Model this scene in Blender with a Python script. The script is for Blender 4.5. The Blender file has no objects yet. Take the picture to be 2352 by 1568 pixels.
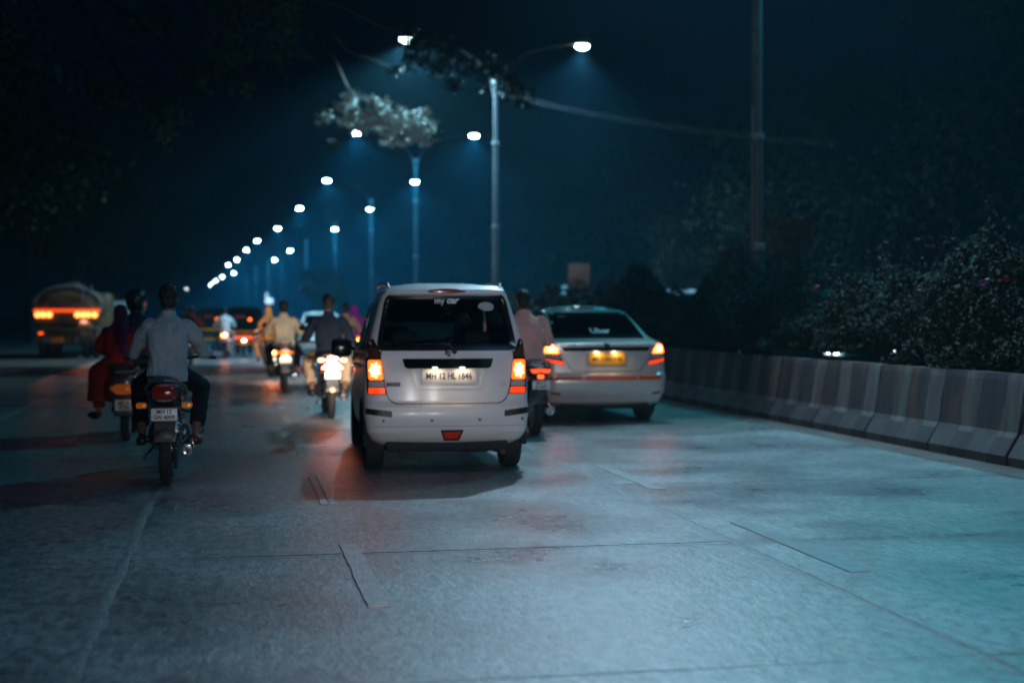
import bpy, bmesh, math, random
import numpy as np
from mathutils import Vector, Matrix, noise as mnoise

PI = math.pi
random.seed(7)
sc = bpy.context.scene
COL = sc.collection

# ------------------------------------------------------------------ camera
CAM_H = 1.39
F = 3267.0          # focal length in pixels of a 2352 px wide frame
TH = math.radians(11.02)
cd = bpy.data.cameras.new('camera')
cam = bpy.data.objects.new('camera', cd)
COL.objects.link(cam)
cam.location = (0, 0, CAM_H)
cam.rotation_euler = (math.radians(90 - 1.03), 0, -TH)
cd.lens = 50.0
cd.sensor_width = 36.0
cd.clip_start = 0.1
cd.clip_end = 3000
cd.dof.use_dof = True
cd.dof.focus_distance = 9.3
cd.dof.aperture_fstop = 1.25
sc.camera = cam

# ------------------------------------------------------------------ night sky
wd = bpy.data.worlds.new('World')
sc.world = wd
wd.use_nodes = True
bg = wd.node_tree.nodes['Background']
bg.inputs['Color'].default_value = (0.09, 0.38, 1.0, 1)
bg.inputs['Strength'].default_value = 0.0038

sc.view_settings.view_transform = 'Standard'
sc.view_settings.look = 'None'
sc.view_settings.exposure = 0.0
sc.view_settings.gamma = 1.0
sc.view_settings.use_curve_mapping = False
cy = sc.cycles
cy.use_denoising = True
cy.use_light_tree = True
cy.max_bounces = 5
cy.diffuse_bounces = 2
cy.glossy_bounces = 3
cy.transmission_bounces = 2
cy.transparent_max_bounces = 8
cy.volume_bounces = 0
cy.sample_clamp_indirect = 3.0
cy.caustics_reflective = False
cy.caustics_refractive = False

LAMP_W = 3000.0      # watts of one street lamp head
HAZE = 0.00085

# ------------------------------------------------------------------ helpers: place
def P(px, d):
    """ground point (t across the road, s along it) seen at pixel column px at depth d"""
    X = (px - 1176.0) / F * d
    return Vector((X * math.cos(TH) + d * math.sin(TH), -X * math.sin(TH) + d * math.cos(TH), 0))

def Z(py, d):
    return CAM_H + (725.0 - py) / F * d

# ------------------------------------------------------------------ materials
MATS = {}
def new_mat(name):
    m = bpy.data.materials.new(name)
    m.use_nodes = True
    return m, m.node_tree.nodes, m.node_tree.links

def pbr(name, color, rough=0.5, metal=0.0, coat=0.0, spec=0.5, noise_amt=0.0, noise_scale=8.0,
        bump=0.0, bump_scale=60.0, emit=None, estr=0.0, sheen=0.0, trans=0.0):
    if name in MATS:
        return MATS[name]
    m, N, L = new_mat(name)
    b = N['Principled BSDF']
    b.inputs['Base Color'].default_value = (*color, 1)
    b.inputs['Roughness'].default_value = rough
    b.inputs['Metallic'].default_value = metal
    b.inputs['Coat Weight'].default_value = coat
    b.inputs['Coat Roughness'].default_value = 0.06
    b.inputs['Specular IOR Level'].default_value = spec
    b.inputs['Sheen Weight'].default_value = sheen
    b.inputs['Transmission Weight'].default_value = trans
    tc = N.new('ShaderNodeTexCoord')
    if noise_amt > 0:
        n = N.new('ShaderNodeTexNoise'); n.inputs['Scale'].default_value = noise_scale
        n.inputs['Detail'].default_value = 6
        r = N.new('ShaderNodeMapRange')
        r.inputs['From Min'].default_value = 0.3; r.inputs['From Max'].default_value = 0.7
        r.inputs['To Min'].default_value = 1 - noise_amt; r.inputs['To Max'].default_value = 1 + noise_amt * 0.6
        mx = N.new('ShaderNodeVectorMath'); mx.operation = 'SCALE'
        mx.inputs[0].default_value = color
        L.new(tc.outputs['Object'], n.inputs['Vector'])
        L.new(n.outputs['Fac'], r.inputs['Value'])
        L.new(r.outputs['Result'], mx.inputs['Scale'])
        L.new(mx.outputs['Vector'], b.inputs['Base Color'])
    if bump > 0:
        n2 = N.new('ShaderNodeTexNoise'); n2.inputs['Scale'].default_value = bump_scale
        n2.inputs['Detail'].default_value = 4
        bp = N.new('ShaderNodeBump'); bp.inputs['Strength'].default_value = bump
        bp.inputs['Distance'].default_value = 0.01
        L.new(tc.outputs['Object'], n2.inputs['Vector'])
        L.new(n2.outputs['Fac'], bp.inputs['Height'])
        L.new(bp.outputs['Normal'], b.inputs['Normal'])
    if emit is not None:
        b.inputs['Emission Color'].default_value = (*emit, 1)
        b.inputs['Emission Strength'].default_value = estr
    MATS[name] = m
    return m

def glass_mat(name, tint=(0.3, 0.33, 0.35), rough=0.02):
    if name in MATS:
        return MATS[name]
    m, N, L = new_mat(name)
    N.remove(N['Principled BSDF'])
    o = N['Material Output']
    tr = N.new('ShaderNodeBsdfTransparent'); tr.inputs['Color'].default_value = (*tint, 1)
    gl = N.new('ShaderNodeBsdfGlossy'); gl.inputs['Roughness'].default_value = rough
    gl.inputs['Color'].default_value = (0.9, 0.95, 0.95, 1)
    fr = N.new('ShaderNodeFresnel'); fr.inputs['IOR'].default_value = 1.5
    mx = N.new('ShaderNodeMixShader')
    L.new(fr.outputs['Fac'], mx.inputs['Fac'])
    L.new(tr.outputs[0], mx.inputs[1]); L.new(gl.outputs[0], mx.inputs[2])
    L.new(mx.outputs[0], o.inputs['Surface'])
    MATS[name] = m
    return m

def lamp_glow(name, core, rim, strength, scale=None):
    """lit lens: hot core with a coloured rim, by distance from the object's own centre"""
    if name in MATS:
        return MATS[name]
    m, N, L = new_mat(name)
    b = N['Principled BSDF']
    b.inputs['Base Color'].default_value = (*[c * 0.4 for c in rim], 1)
    b.inputs['Roughness'].default_value = 0.15
    tc = N.new('ShaderNodeTexCoord')
    mp = N.new('ShaderNodeMapping')
    mp.inputs['Location'].default_value = (-1, -1, -1)
    mp.inputs['Scale'].default_value = (2, 2, 2)
    L.new(tc.outputs['Generated'], mp.inputs['Vector'])
    ms = N.new('ShaderNodeVectorMath'); ms.operation = 'MULTIPLY'; ms.inputs[1].default_value = (1, 0, 1)
    L.new(mp.outputs[0], ms.inputs[0])
    ln = N.new('ShaderNodeVectorMath'); ln.operation = 'LENGTH'
    L.new(ms.outputs[0], ln.inputs[0])
    cr = N.new('ShaderNodeValToRGB')
    cr.color_ramp.elements[0].position = 0.15; cr.color_ramp.elements[0].color = (*core, 1)
    cr.color_ramp.elements[1].position = .95; cr.color_ramp.elements[1].color = (*rim, 1)
    e_ = cr.color_ramp.elements.new(.5); e_.color = (*[(a_ * .25 + b_ * .75) for a_, b_ in zip(core, rim)], 1)
    L.new(ln.outputs['Value'], cr.inputs['Fac'])
    L.new(cr.outputs['Color'], b.inputs['Emission Color'])
    b.inputs['Emission Strength'].default_value = strength
    MATS[name] = m
    return m

def concrete_road(name):
    m, N, L = new_mat(name)
    b = N['Principled BSDF']
    g = N.new('ShaderNodeNewGeometry')
    oi = N.new('ShaderNodeObjectInfo')
    def nz(scale, detail=6, vec=None, rough=0.6):
        n = N.new('ShaderNodeTexNoise'); n.inputs['Scale'].default_value = scale
        n.inputs['Detail'].default_value = detail; n.inputs['Roughness'].default_value = rough
        L.new(vec or g.outputs['Position'], n.inputs['Vector'])
        return n
    # stretched along the road: tyre tracks and drips
    mp = N.new('ShaderNodeMapping'); mp.inputs['Scale'].default_value = (1.6, 0.10, 1)
    L.new(g.outputs['Position'], mp.inputs['Vector'])
    # stretched across: brushed tining of the concrete
    mr_ = N.new('ShaderNodeMapping'); mr_.inputs['Scale'].default_value = (1.0, .45, 1)
    L.new(g.outputs['Position'], mr_.inputs['Vector'])
    mq = N.new('ShaderNodeMapping'); mq.inputs['Scale'].default_value = (2.2, 5.0, 1)
    L.new(g.outputs['Position'], mq.inputs['Vector'])
    n1 = nz(0.8, 9); n2 = nz(1.0, 2, mp.outputs[0], .45); n3 = nz(16, 10, mr_.outputs[0], .75); n4 = nz(5.0, 4, mq.outputs[0], 0.6)
    def ramp(src, a, bb, lo, hi):
        r = N.new('ShaderNodeMapRange'); r.clamp = True
        r.inputs['From Min'].default_value = a; r.inputs['From Max'].default_value = bb
        r.inputs['To Min'].default_value = lo; r.inputs['To Max'].default_value = hi
        L.new(src, r.inputs['Value']); return r.outputs['Result']
    def mul(a, bb):
        k = N.new('ShaderNodeMath'); k.operation = 'MULTIPLY'
        L.new(a, k.inputs[0]); L.new(bb, k.inputs[1]); return k.outputs[0]
    v = mul(ramp(n1.outputs['Fac'], .36, .64, .80, 1.12), ramp(n2.outputs['Fac'], .3, .7, .82, 1.1))
    v = mul(v, ramp(n3.outputs['Fac'], .40, .60, .5, 1.42))
    v = mul(v, ramp(n4.outputs['Fac'], .27, .34, .45, 1.0))
    v = mul(v, ramp(oi.outputs['Random'], 0, 1, .93, 1.05))
    # pock marks
    vo = N.new('ShaderNodeTexVoronoi'); vo.inputs['Scale'].default_value = 16
    mv = N.new('ShaderNodeMapping'); mv.inputs['Scale'].default_value = (1.0, 2.2, 1)
    L.new(g.outputs['Position'], mv.inputs['Vector']); L.new(mv.outputs[0], vo.inputs['Vector'])
    msk = ramp(n1.outputs['Fac'], .5, .62, .0, 1.0)
    pit = ramp(vo.outputs['Distance'], .05, .2, 0.0, 1.0)
    pm = N.new('ShaderNodeMath'); pm.operation = 'MAXIMUM'
    inv = N.new('ShaderNodeMath'); inv.operation = 'SUBTRACT'; inv.inputs[0].default_value = 1.0
    L.new(msk, inv.inputs[1]); L.new(inv.outputs[0], pm.inputs[0]); L.new(pit, pm.inputs[1])
    v = mul(v, ramp(pm.outputs[0], 0, 1, .8, 1.0))
    sc_ = N.new('ShaderNodeVectorMath'); sc_.operation = 'SCALE'
    sc_.inputs[0].default_value = (0.25, 0.25, 0.25)
    L.new(v, sc_.inputs['Scale']); L.new(sc_.outputs[0], b.inputs['Base Color'])
    L.new(ramp(n1.outputs['Fac'], .35, .65, .26, .42), b.inputs['Roughness'])
    b.inputs['Specular IOR Level'].default_value = 0.5
    nb = nz(24, 8, mr_.outputs[0], .7)
    ad = N.new('ShaderNodeMath'); ad.operation = 'ADD'
    L.new(nb.outputs['Fac'], ad.inputs[0])
    L.new(ramp(pm.outputs[0], 0, 1, .0, 1.0), ad.inputs[1])
    bp = N.new('ShaderNodeBump'); bp.inputs['Strength'].default_value = 0.75; bp.inputs['Distance'].default_value = 0.0075
    L.new(ad.outputs[0], bp.inputs['Height']); L.new(bp.outputs['Normal'], b.inputs['Normal'])
    return m

def barrier_mat():
    m, N, L = new_mat('painted_barrier')
    b = N['Principled BSDF']
    tc = N.new('ShaderNodeTexCoord'); g = N.new('ShaderNodeNewGeometry')
    sp = N.new('ShaderNodeSeparateXYZ'); L.new(tc.outputs['Object'], sp.inputs[0])
    nw = N.new('ShaderNodeTexNoise'); nw.inputs['Scale'].default_value = 3.2; nw.inputs['Detail'].default_value = 8
    L.new(g.outputs['Position'], nw.inputs['Vector'])
    def M(op, a, bb=None, c=None):
        k = N.new('ShaderNodeMath'); k.operation = op
        for i, q in enumerate((a, bb, c)):
            if q is None: continue
            if isinstance(q, (int, float)): k.inputs[i].default_value = q
            else: L.new(q, k.inputs[i])
        return k.outputs[0]
    wob = M('MULTIPLY', M('SUBTRACT', nw.outputs['Fac'], .5), .14)
    y = M('ADD', sp.outputs['Y'], wob)
    fr = M('FRACT', M('DIVIDE', M('ADD', y, 30.0), .75))
    up = M('LESS_THAN', fr, .42)              # upper stripe light
    dn = M('MULTIPLY', M('LESS_THAN', M('FRACT', M('ADD', fr, .55)), .5), .35)
    hi = M('GREATER_THAN', sp.outputs['Z'], .25)
    light = M('ADD', M('MULTIPLY', up, hi), M('MULTIPLY', dn, M('SUBTRACT', 1.0, hi)))
    mx = N.new('ShaderNodeMix'); mx.data_type = 'RGBA'
    L.new(light, mx.inputs['Factor'])
    mx.inputs['A'].default_value = (0.025, 0.026, 0.03, 1)
    mx.inputs['B'].default_value = (0.14, 0.136, 0.132, 1)
    # dark stripes above the foot have weathered to grey concrete
    gr = N.new('ShaderNodeMix'); gr.data_type = 'RGBA'
    L.new(M('MULTIPLY', hi, M('SUBTRACT', 1.0, up)), gr.inputs['Factor'])
    L.new(mx.outputs['Result'], gr.inputs['A']); gr.inputs['B'].default_value = (0.036, 0.038, 0.042, 1)
    # rust and dirt
    n3 = N.new('ShaderNodeTexNoise'); n3.inputs['Scale'].default_value = 2.3; n3.inputs['Detail'].default_value = 9
    mp = N.new('ShaderNodeMapping'); mp.inputs['Scale'].default_value = (1, 1.6, .5)
    L.new(g.outputs['Position'], mp.inputs['Vector']); L.new(mp.outputs[0], n3.inputs['Vector'])
    r = N.new('ShaderNodeMapRange'); r.inputs['From Min'].default_value = .52; r.inputs['From Max'].default_value = .68
    r.inputs['To Max'].default_value = .6
    L.new(n3.outputs['Fac'], r.inputs['Value'])
    rs = N.new('ShaderNodeMix'); rs.data_type = 'RGBA'
    L.new(M('MULTIPLY', r.outputs['Result'], hi), rs.inputs['Factor'])
    L.new(gr.outputs['Result'], rs.inputs['A']); rs.inputs['B'].default_value = (0.20, 0.085, 0.035, 1)
    ng = N.new('ShaderNodeTexNoise'); ng.inputs['Scale'].default_value = 1.4; ng.inputs['Detail'].default_value = 10; ng.inputs['Roughness'].default_value = .7
    mg = N.new('ShaderNodeMapping'); mg.inputs['Scale'].default_value = (1, 3.0, .45)
    L.new(g.outputs['Position'], mg.inputs['Vector']); L.new(mg.outputs[0], ng.inputs['Vector'])
    rg_ = N.new('ShaderNodeMapRange'); rg_.inputs['From Min'].default_value = .36; rg_.inputs['From Max'].default_value = .62
    rg_.inputs['To Min'].default_value = .30; rg_.inputs['To Max'].default_value = 1.05
    L.new(ng.outputs['Fac'], rg_.inputs['Value'])
    vm = N.new('ShaderNodeVectorMath'); vm.operation = 'SCALE'
    L.new(rs.outputs['Result'], vm.inputs[0]); L.new(rg_.outputs['Result'], vm.inputs['Scale'])
    L.new(vm.outputs['Vector'], b.inputs['Base Color'])
    b.inputs['Roughness'].default_value = .75
    bp = N.new('ShaderNodeBump'); bp.inputs['Strength'].default_value = .4; bp.inputs['Distance'].default_value = .01
    L.new(nw.outputs['Fac'], bp.inputs['Height']); L.new(bp.outputs['Normal'], b.inputs['Normal'])
    return m

def leaf_mat(name, c1, c2, rough=.5):
    m, N, L = new_mat(name)
    b = N['Principled BSDF']
    g = N.new('ShaderNodeNewGeometry')
    n = N.new('ShaderNodeTexWhiteNoise'); n.noise_dimensions = '1D'
    L.new(g.outputs['Random Per Island'], n.inputs['W'])
    mx = N.new('ShaderNodeMix'); mx.data_type = 'RGBA'
    L.new(n.outputs['Value'], mx.inputs['Factor'])
    mx.inputs['A'].default_value = (*c1, 1); mx.inputs['B'].default_value = (*c2, 1)
    L.new(mx.outputs['Result'], b.inputs['Base Color'])
    b.inputs['Roughness'].default_value = rough
    b.inputs['Specular IOR Level'].default_value = .15
    return m

M_CONC = concrete_road('worn_concrete')
M_BARR = barrier_mat()
M_SEAL = pbr('joint_sealant', (0.21, 0.21, 0.205), .6, noise_amt=.35, noise_scale=9, bump=.8, bump_scale=40)
M_MARK = pbr('worn_road_marking', (0.40, 0.40, 0.40), .38, noise_amt=.35, noise_scale=7, bump=.4, bump_scale=50)
M_GHOST = pbr('ghost_marking', (0.235, 0.24, 0.24), .4, noise_amt=.3, noise_scale=5, bump=.4, bump_scale=50)
M_DIRT = pbr('dry_dirt', (0.10, 0.085, 0.065), .95, noise_amt=.5, noise_scale=1.2, bump=.8, bump_scale=9)
M_GUT = pbr('gutter_concrete', (0.13, 0.12, 0.105), .85, noise_amt=.4, noise_scale=3, bump=.6, bump_scale=30)
M_SOIL = pbr('median_soil', (0.05, 0.04, 0.03), .95, noise_amt=.5, noise_scale=2)
M_LEAF = leaf_mat('hedge_leaf', (0.016, 0.026, 0.014), (0.027, 0.038, 0.023), .7)
M_TLEAF = leaf_mat('tree_leaf', (0.022, 0.034, 0.018), (0.046, 0.058, 0.034), .6)
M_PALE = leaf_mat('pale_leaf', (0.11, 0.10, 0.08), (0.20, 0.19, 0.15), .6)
M_LITL = leaf_mat('lamplit_pale_leaf', (0.36, 0.36, 0.33), (0.62, 0.62, 0.56), .6)  # lamp light on these leaves is put into their pale colour
M_BARK = pbr('bark', (0.05, 0.042, 0.035), .9, noise_amt=.4, noise_scale=4, bump=.8, bump_scale=14)
M_STEEL = pbr('galvanised_steel', (0.30, 0.31, 0.32), .5, metal=.4, noise_amt=.2, noise_scale=3)
M_POLEP = pbr('weathered_pole_paint', (0.10, 0.10, 0.105), .5, metal=.2, noise_amt=.35, noise_scale=2.5)
M_RUB = pbr('black_rubber', (0.02, 0.02, 0.021), .75, bump=.4, bump_scale=50)
M_BLK = pbr('black_plastic', (0.015, 0.016, 0.018), .4)
M_TRIM = pbr('black_gloss_trim', (0.012, 0.012, 0.014), .15)
M_DARK = pbr('dark_underbody', (0.02, 0.019, 0.018), .8, noise_amt=.4)
M_CHR = pbr('chrome', (0.75, 0.76, 0.77), .12, metal=1)
M_MET = pbr('dull_metal', (0.35, 0.35, 0.36), .35, metal=.9)
M_ALLOY = pbr('wheel_metal', (0.4, 0.4, 0.41), .35, metal=.8)
M_SKIN = pbr('brown_skin', (0.20, 0.105, 0.065), .55)
M_HAIR = pbr('black_hair', (0.008, 0.007, 0.007), .6, bump=.6, bump_scale=140)
M_PLATE = pbr('white_plate', (0.80, 0.80, 0.78), .35)
M_YPL = pbr('yellow_plate', (0.85, 0.42, 0.03), .35)
M_INK = pbr('plate_lettering', (0.015, 0.015, 0.02), .5)
M_WHT = pbr('white_sticker', (0.85, 0.86, 0.86), .45)
M_GLASS = glass_mat('tinted_glass', (0.74, 0.80, 0.82))
M_GLASS2 = glass_mat('dark_tinted_glass', (0.40, 0.44, 0.46))
M_SEATF = pbr('seat_fabric', (0.03, 0.031, 0.035), .9)
M_SEATV = pbr('black_vinyl', (0.02, 0.02, 0.022), .5, bump=.3, bump_scale=30)

# ------------------------------------------------------------------ mesh builder
def tagset(o, label=None, cat=None, group=None, kind=None):
    if label: o['label'] = label
    if cat: o['category'] = cat
    if group: o['group'] = group
    if kind: o['kind'] = kind
    return o

def empty(name, loc=(0, 0, 0), rz=0.0, label=None, cat=None, group=None):
    o = bpy.data.objects.new(name, None)
    o.empty_display_size = .2
    o.location = loc
    o.rotation_euler = (0, 0, rz)
    COL.objects.link(o)
    return tagset(o, label, cat, group)

def link_mesh(name, me, mat, parent=None, angle=38, smooth=True):
    if mat is not None:
        me.materials.append(mat)
    if smooth:
        me.polygons.foreach_set('use_smooth', [True] * len(me.polygons))
        if angle: me.set_sharp_from_angle(angle=math.radians(angle))
    me.update()
    o = bpy.data.objects.new(name, me)
    COL.objects.link(o)
    if parent is not None:
        o.parent = parent
    return o

class MB:
    def __init__(self):
        self.v = []; self.f = []
    def add(self, vs, fs):
        k = len(self.v)
        self.v += [tuple(q) for q in vs]
        self.f += [tuple(i + k for i in f) for f in fs]
        return self
    def box(self, c, s, rot=None, bev=0.0, taper=1.0):
        hx, hy, hz = s[0] / 2, s[1] / 2, s[2] / 2
        b = min(bev, hx * .9, hy * .9, hz * .9)
        if b <= 0:
            vs = [Vector((x * hx * (taper if z > 0 else 1), y * hy * (taper if z > 0 else 1), z * hz)) for z in (-1, 1) for y in (-1, 1) for x in (-1, 1)]
            fs = [(0, 2, 3, 1), (4, 5, 7, 6), (0, 1, 5, 4), (2, 6, 7, 3), (0, 4, 6, 2), (1, 3, 7, 5)]
        else:
            # rounded box: rings of a rounded rectangle
            vs = []; fs = []; n = 4
            def ring(hx_, hy_, r, z):
                out = []
                for q, (sx, sy) in enumerate(((1, 1), (-1, 1), (-1, -1), (1, -1))):
                    for i in range(n):
                        a = PI / 2 * (q + i / (n - 1))
                        out.append(Vector((sx * (hx_ - r) + r * math.cos(a), sy * (hy_ - r) + r * math.sin(a), z)))
                return out
            rings = []
            for (ins, z) in ((b, -hz), (b * .3, -hz + b * .3), (0, -hz + b), (0, hz - b), (b * .3, hz - b * .3), (b, hz)):
                t = taper if z > 0 else 1
                rings.append(ring(max((hx - ins) * t, 1e-3), max((hy - ins) * t, 1e-3), max(b * .999 - ins * .6, 1e-4), z))
            m = 4 * n
            for r in rings: vs += r
            for i in range(len(rings) - 1):
                for j in range(m):
                    a0 = i * m + j; a1 = i * m + (j + 1) % m
                    fs.append((a0, a1, a1 + m, a0 + m))
            fs.append(tuple(reversed(range(m)))); fs.append(tuple(range((len(rings) - 1) * m, len(rings) * m)))
        if rot is not None:
            R = rot if isinstance(rot, Matrix) else Matrix.Rotation(rot[2], 3, 'Z') @ Matrix.Rotation(rot[1], 3, 'Y') @ Matrix.Rotation(rot[0], 3, 'X')
            vs = [R @ q for q in vs]
        c = Vector(c)
        return self.add([q + c for q in vs], fs)
    def tube(self, pts, rs, n=10, cap=True, closed=False):
        pts = [Vector(p) for p in pts]
        if isinstance(rs, (int, float)): rs = [rs] * len(pts)
        vs = []; fs = []; up = None
        m = len(pts)
        for i, p in enumerate(pts):
            if closed: d = pts[(i + 1) % m] - pts[i - 1]
            else: d = pts[min(i + 1, m - 1)] - pts[max(i - 1, 0)]
            d.normalize()
            if up is None:
                up = Vector((0, 0, 1)) if abs(d.z) < .9 else Vector((1, 0, 0))
            a = d.cross(up)
            if a.length < 1e-4: a = d.cross(Vector((0, 1, 0)))
            a.normalize(); bvec = a.cross(d).normalized(); up = bvec
            for k in range(n):
                t = 2 * PI * k / n
                vs.append(p + (a * math.cos(t) + bvec * math.sin(t)) * rs[i])
        segs = m if closed else m - 1
        for i in range(segs):
            for k in range(n):
                k2 = (k + 1) % n; i2 = (i + 1) % m
                fs.append((i * n + k, i2 * n + k, i2 * n + k2, i * n + k2))
        if cap and not closed:
            fs.append(tuple(range(n))); fs.append(tuple(reversed(range((m - 1) * n, m * n))))
        return self.add(vs, fs)
    def lathe(self, prof, c=(0, 0, 0), axis='Z', n=24, closed=False):
        """prof: (radius, height) list"""
        vs = []; fs = []; m = len(prof)
        for (r, h) in prof:
            for k in range(n):
                t = 2 * PI * k / n
                x, y = r * math.cos(t), r * math.sin(t)
                if axis == 'Z': q = (x, y, h)
                elif axis == 'Y': q = (x, h, y)
                else: q = (h, x, y)
                vs.append(Vector(q) + Vector(c))
        for i in range(m if closed else m - 1):
            i2 = (i + 1) % m
            for k in range(n):
                k2 = (k + 1) % n
                fs.append((i * n + k, i * n + k2, i2 * n + k2, i2 * n + k))
        if not closed:
            fs.append(tuple(reversed(range(n)))); fs.append(tuple(range((m - 1) * n, m * n)))
        return self.add(vs, fs)
    def ell(self, c, r, n=14, m=9, rot=None, p=1.0):
        if isinstance(r, (int, float)): r = (r, r, r)
        vs = []; fs = []
        sg = lambda a, q: math.copysign(abs(a) ** q, a)
        for i in range(m + 1):
            ph = -PI / 2 + PI * i / m
            for k in range(n):
                t = 2 * PI * k / n
                q = Vector((r[0] * sg(math.cos(ph), p) * sg(math.cos(t), p), r[1] * sg(math.cos(ph), p) * sg(math.sin(t), p), r[2] * sg(math.sin(ph), p)))
                if rot is not None: q = rot @ q
                vs.append(q + Vector(c))
        for i in range(m):
            for k in range(n):
                k2 = (k + 1) % n
                fs.append((i * n + k, i * n + k2, (i + 1) * n + k2, (i + 1) * n + k))
        return self.add(vs, fs)
    def cap(self, a, b, ra, rb, n=12):
        """capsule with round ends"""
        a = Vector(a); b = Vector(b)
        self.tube([a, b], [ra, rb], n)
        self.ell(a, ra, n, 8); self.ell(b, rb, n, 8)
        return self
    def prism(self, poly, axis, h0, h1):
        """poly of 2D points; extruded along axis ('X','Y','Z')"""
        def mk(p, h):
            if axis == 'X': return (h, p[0], p[1])
            if axis == 'Y': return (p[0], h, p[1])
            return (p[0], p[1], h)
        n = len(poly)
        vs = [mk(p, h0) for p in poly] + [mk(p, h1) for p in poly]
        fs = [tuple(range(n)), tuple(reversed(range(n, 2 * n)))] + [(i, i + n, (i + 1) % n + n, (i + 1) % n) for i in range(n)]
        return self.add(vs, fs)
    def loft(self, rings, cap=True):
        n = len(rings[0]); vs = []; fs = []
        for r in rings: vs += [tuple(p) for p in r]
        for i in range(len(rings) - 1):
            for k in range(n):
                k2 = (k + 1) % n
                fs.append((i * n + k, i * n + k2, (i + 1) * n + k2, (i + 1) * n + k))
        if cap:
            fs.append(tuple(reversed(range(n)))); fs.append(tuple(range((len(rings) - 1) * n, len(rings) * n)))
        return self.add(vs, fs)
    def mesh(self, name):
        me = bpy.data.meshes.new(name)
        me.from_pydata(self.v, [], self.f)
        me.validate()
        bm = bmesh.new(); bm.from_mesh(me)
        bmesh.ops.recalc_face_normals(bm, faces=bm.faces)
        bm.to_mesh(me); bm.free()
        return me
    def build(self, name, mat, parent=None, angle=38, smooth=True):
        return link_mesh(name, self.mesh(name), mat, parent, angle, smooth)

TMP = bpy.data.scenes.new('tmp')
def evaluate(o):
    TMP.collection.objects.link(o)
    vl = TMP.view_layers[0]; vl.update()
    dg = vl.depsgraph
    me = bpy.data.meshes.new_from_object(o.evaluated_get(dg))
    bpy.data.objects.remove(o)
    return me

def remesh(name, mb, mat, parent, voxel=.012, smooth=4, disp=0.0, dscale=8.0, seed=0, cut=None):
    me = mb.mesh(name)
    o = bpy.data.objects.new(name, me)
    r = o.modifiers.new('r', 'REMESH'); r.mode = 'VOXEL'; r.voxel_size = voxel
    if smooth:
        s = o.modifiers.new('s', 'SMOOTH'); s.iterations = smooth; s.factor = .5
    me2 = evaluate(o)
    me2.name = name
    if disp > 0:
        off = Vector((seed * 3.1, seed * 1.7, 0))
        n = len(me2.vertices)
        co = np.empty(n * 3, np.float32); me2.vertices.foreach_get('co', co); co = co.reshape(-1, 3)
        nr = np.empty(n * 3, np.float32); me2.vertex_normals.foreach_get('vector', nr); nr = nr.reshape(-1, 3)
        def fn(c):
            p = Vector((float(c[0]), float(c[1]), float(c[2]) * .55)) + off
            w = mnoise.noise(p * dscale * .5)
            q = p + Vector((w, -w, w)) * .12
            return mnoise.noise(p * dscale) * .55 + (abs(mnoise.noise(q * dscale * 1.3)) ** .7 - .35) * .8
        dd = np.array([fn(c) for c in co], np.float32)
        co = co + nr * (dd * disp)[:, None]
        me2.vertices.foreach_set('co', co.reshape(-1))
    if cut is not None:
        bm = bmesh.new(); bm.from_mesh(me2)
        bmesh.ops.delete(bm, geom=[v for v in bm.verts if cut(v.co)], context='VERTS')
        bm.to_mesh(me2); bm.free()
    me2.materials.clear()
    return link_mesh(name, me2, mat, parent, angle=None)

def text(name, s, size, mat, parent, loc, rot=(PI / 2, 0, 0), align='CENTER', xs=1.0, depth=.0015, shear=0.0, bold=0.0):
    c = bpy.data.curves.new(name, 'FONT')
    c.body = s; c.size = size; c.align_x = align; c.align_y = 'CENTER'; c.extrude = depth; c.shear = shear; c.offset = bold
    c.resolution_u = 3
    o = bpy.data.objects.new(name, c)
    me = evaluate(o)
    me.materials.clear()
    t = link_mesh(name, me, mat, parent, smooth=False)
    t.location = loc; t.rotation_euler = rot; t.scale = (xs, 1, 1)
    return t

def copy_tree(o, parent=None):
    c = o.copy(); COL.objects.link(c)
    if parent is not None: c.parent = parent
    for ch in o.children:
        copy_tree(ch, c)
    return c

def interp(tab, z):
    if z <= tab[0][0]: return tab[0][1]
    for (a, va), (b, vb) in zip(tab, tab[1:]):
        if z <= b:
            k = (z - a) / (b - a)
            return va + (vb - va) * k
    return tab[-1][1]

# ================================================================== STRUCTURE
def ribbon(name, t0, t1, s0, s1, z, mat, parent=None, ds=2.0, wob=0.0, kind='structure', dt=None):
    vs = []; fs = []
    n = max(1, int((s1 - s0) / ds)); m = 1 if dt is None else max(1, int((t1 - t0) / dt))
    for i in range(n + 1):
        s = s0 + (s1 - s0) * i / n
        for j in range(m + 1):
            t = t0 + (t1 - t0) * j / m
            w = wob * (mnoise.noise(Vector((s * 2.3, j * 9.0 + t0 * 5, z))) + .6 * mnoise.noise(Vector((s * 9, j * 5 + t0, 3)))) if wob else 0
            vs.append((t + w, s, z))
    for i in range(n):
        for j in range(m):
            a = i * (m + 1) + j
            fs.append((a, a + 1, a + m + 2, a + m + 1))
    me = bpy.data.meshes.new(name); me.from_pydata(vs, [], fs)
    o = link_mesh(name, me, mat, parent, smooth=False)
    if kind and parent is None: o['kind'] = kind
    return o

gnd = ribbon('ground', -900, 900, -60, 1500, -0.16, M_DIRT, ds=60, dt=60)
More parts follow.
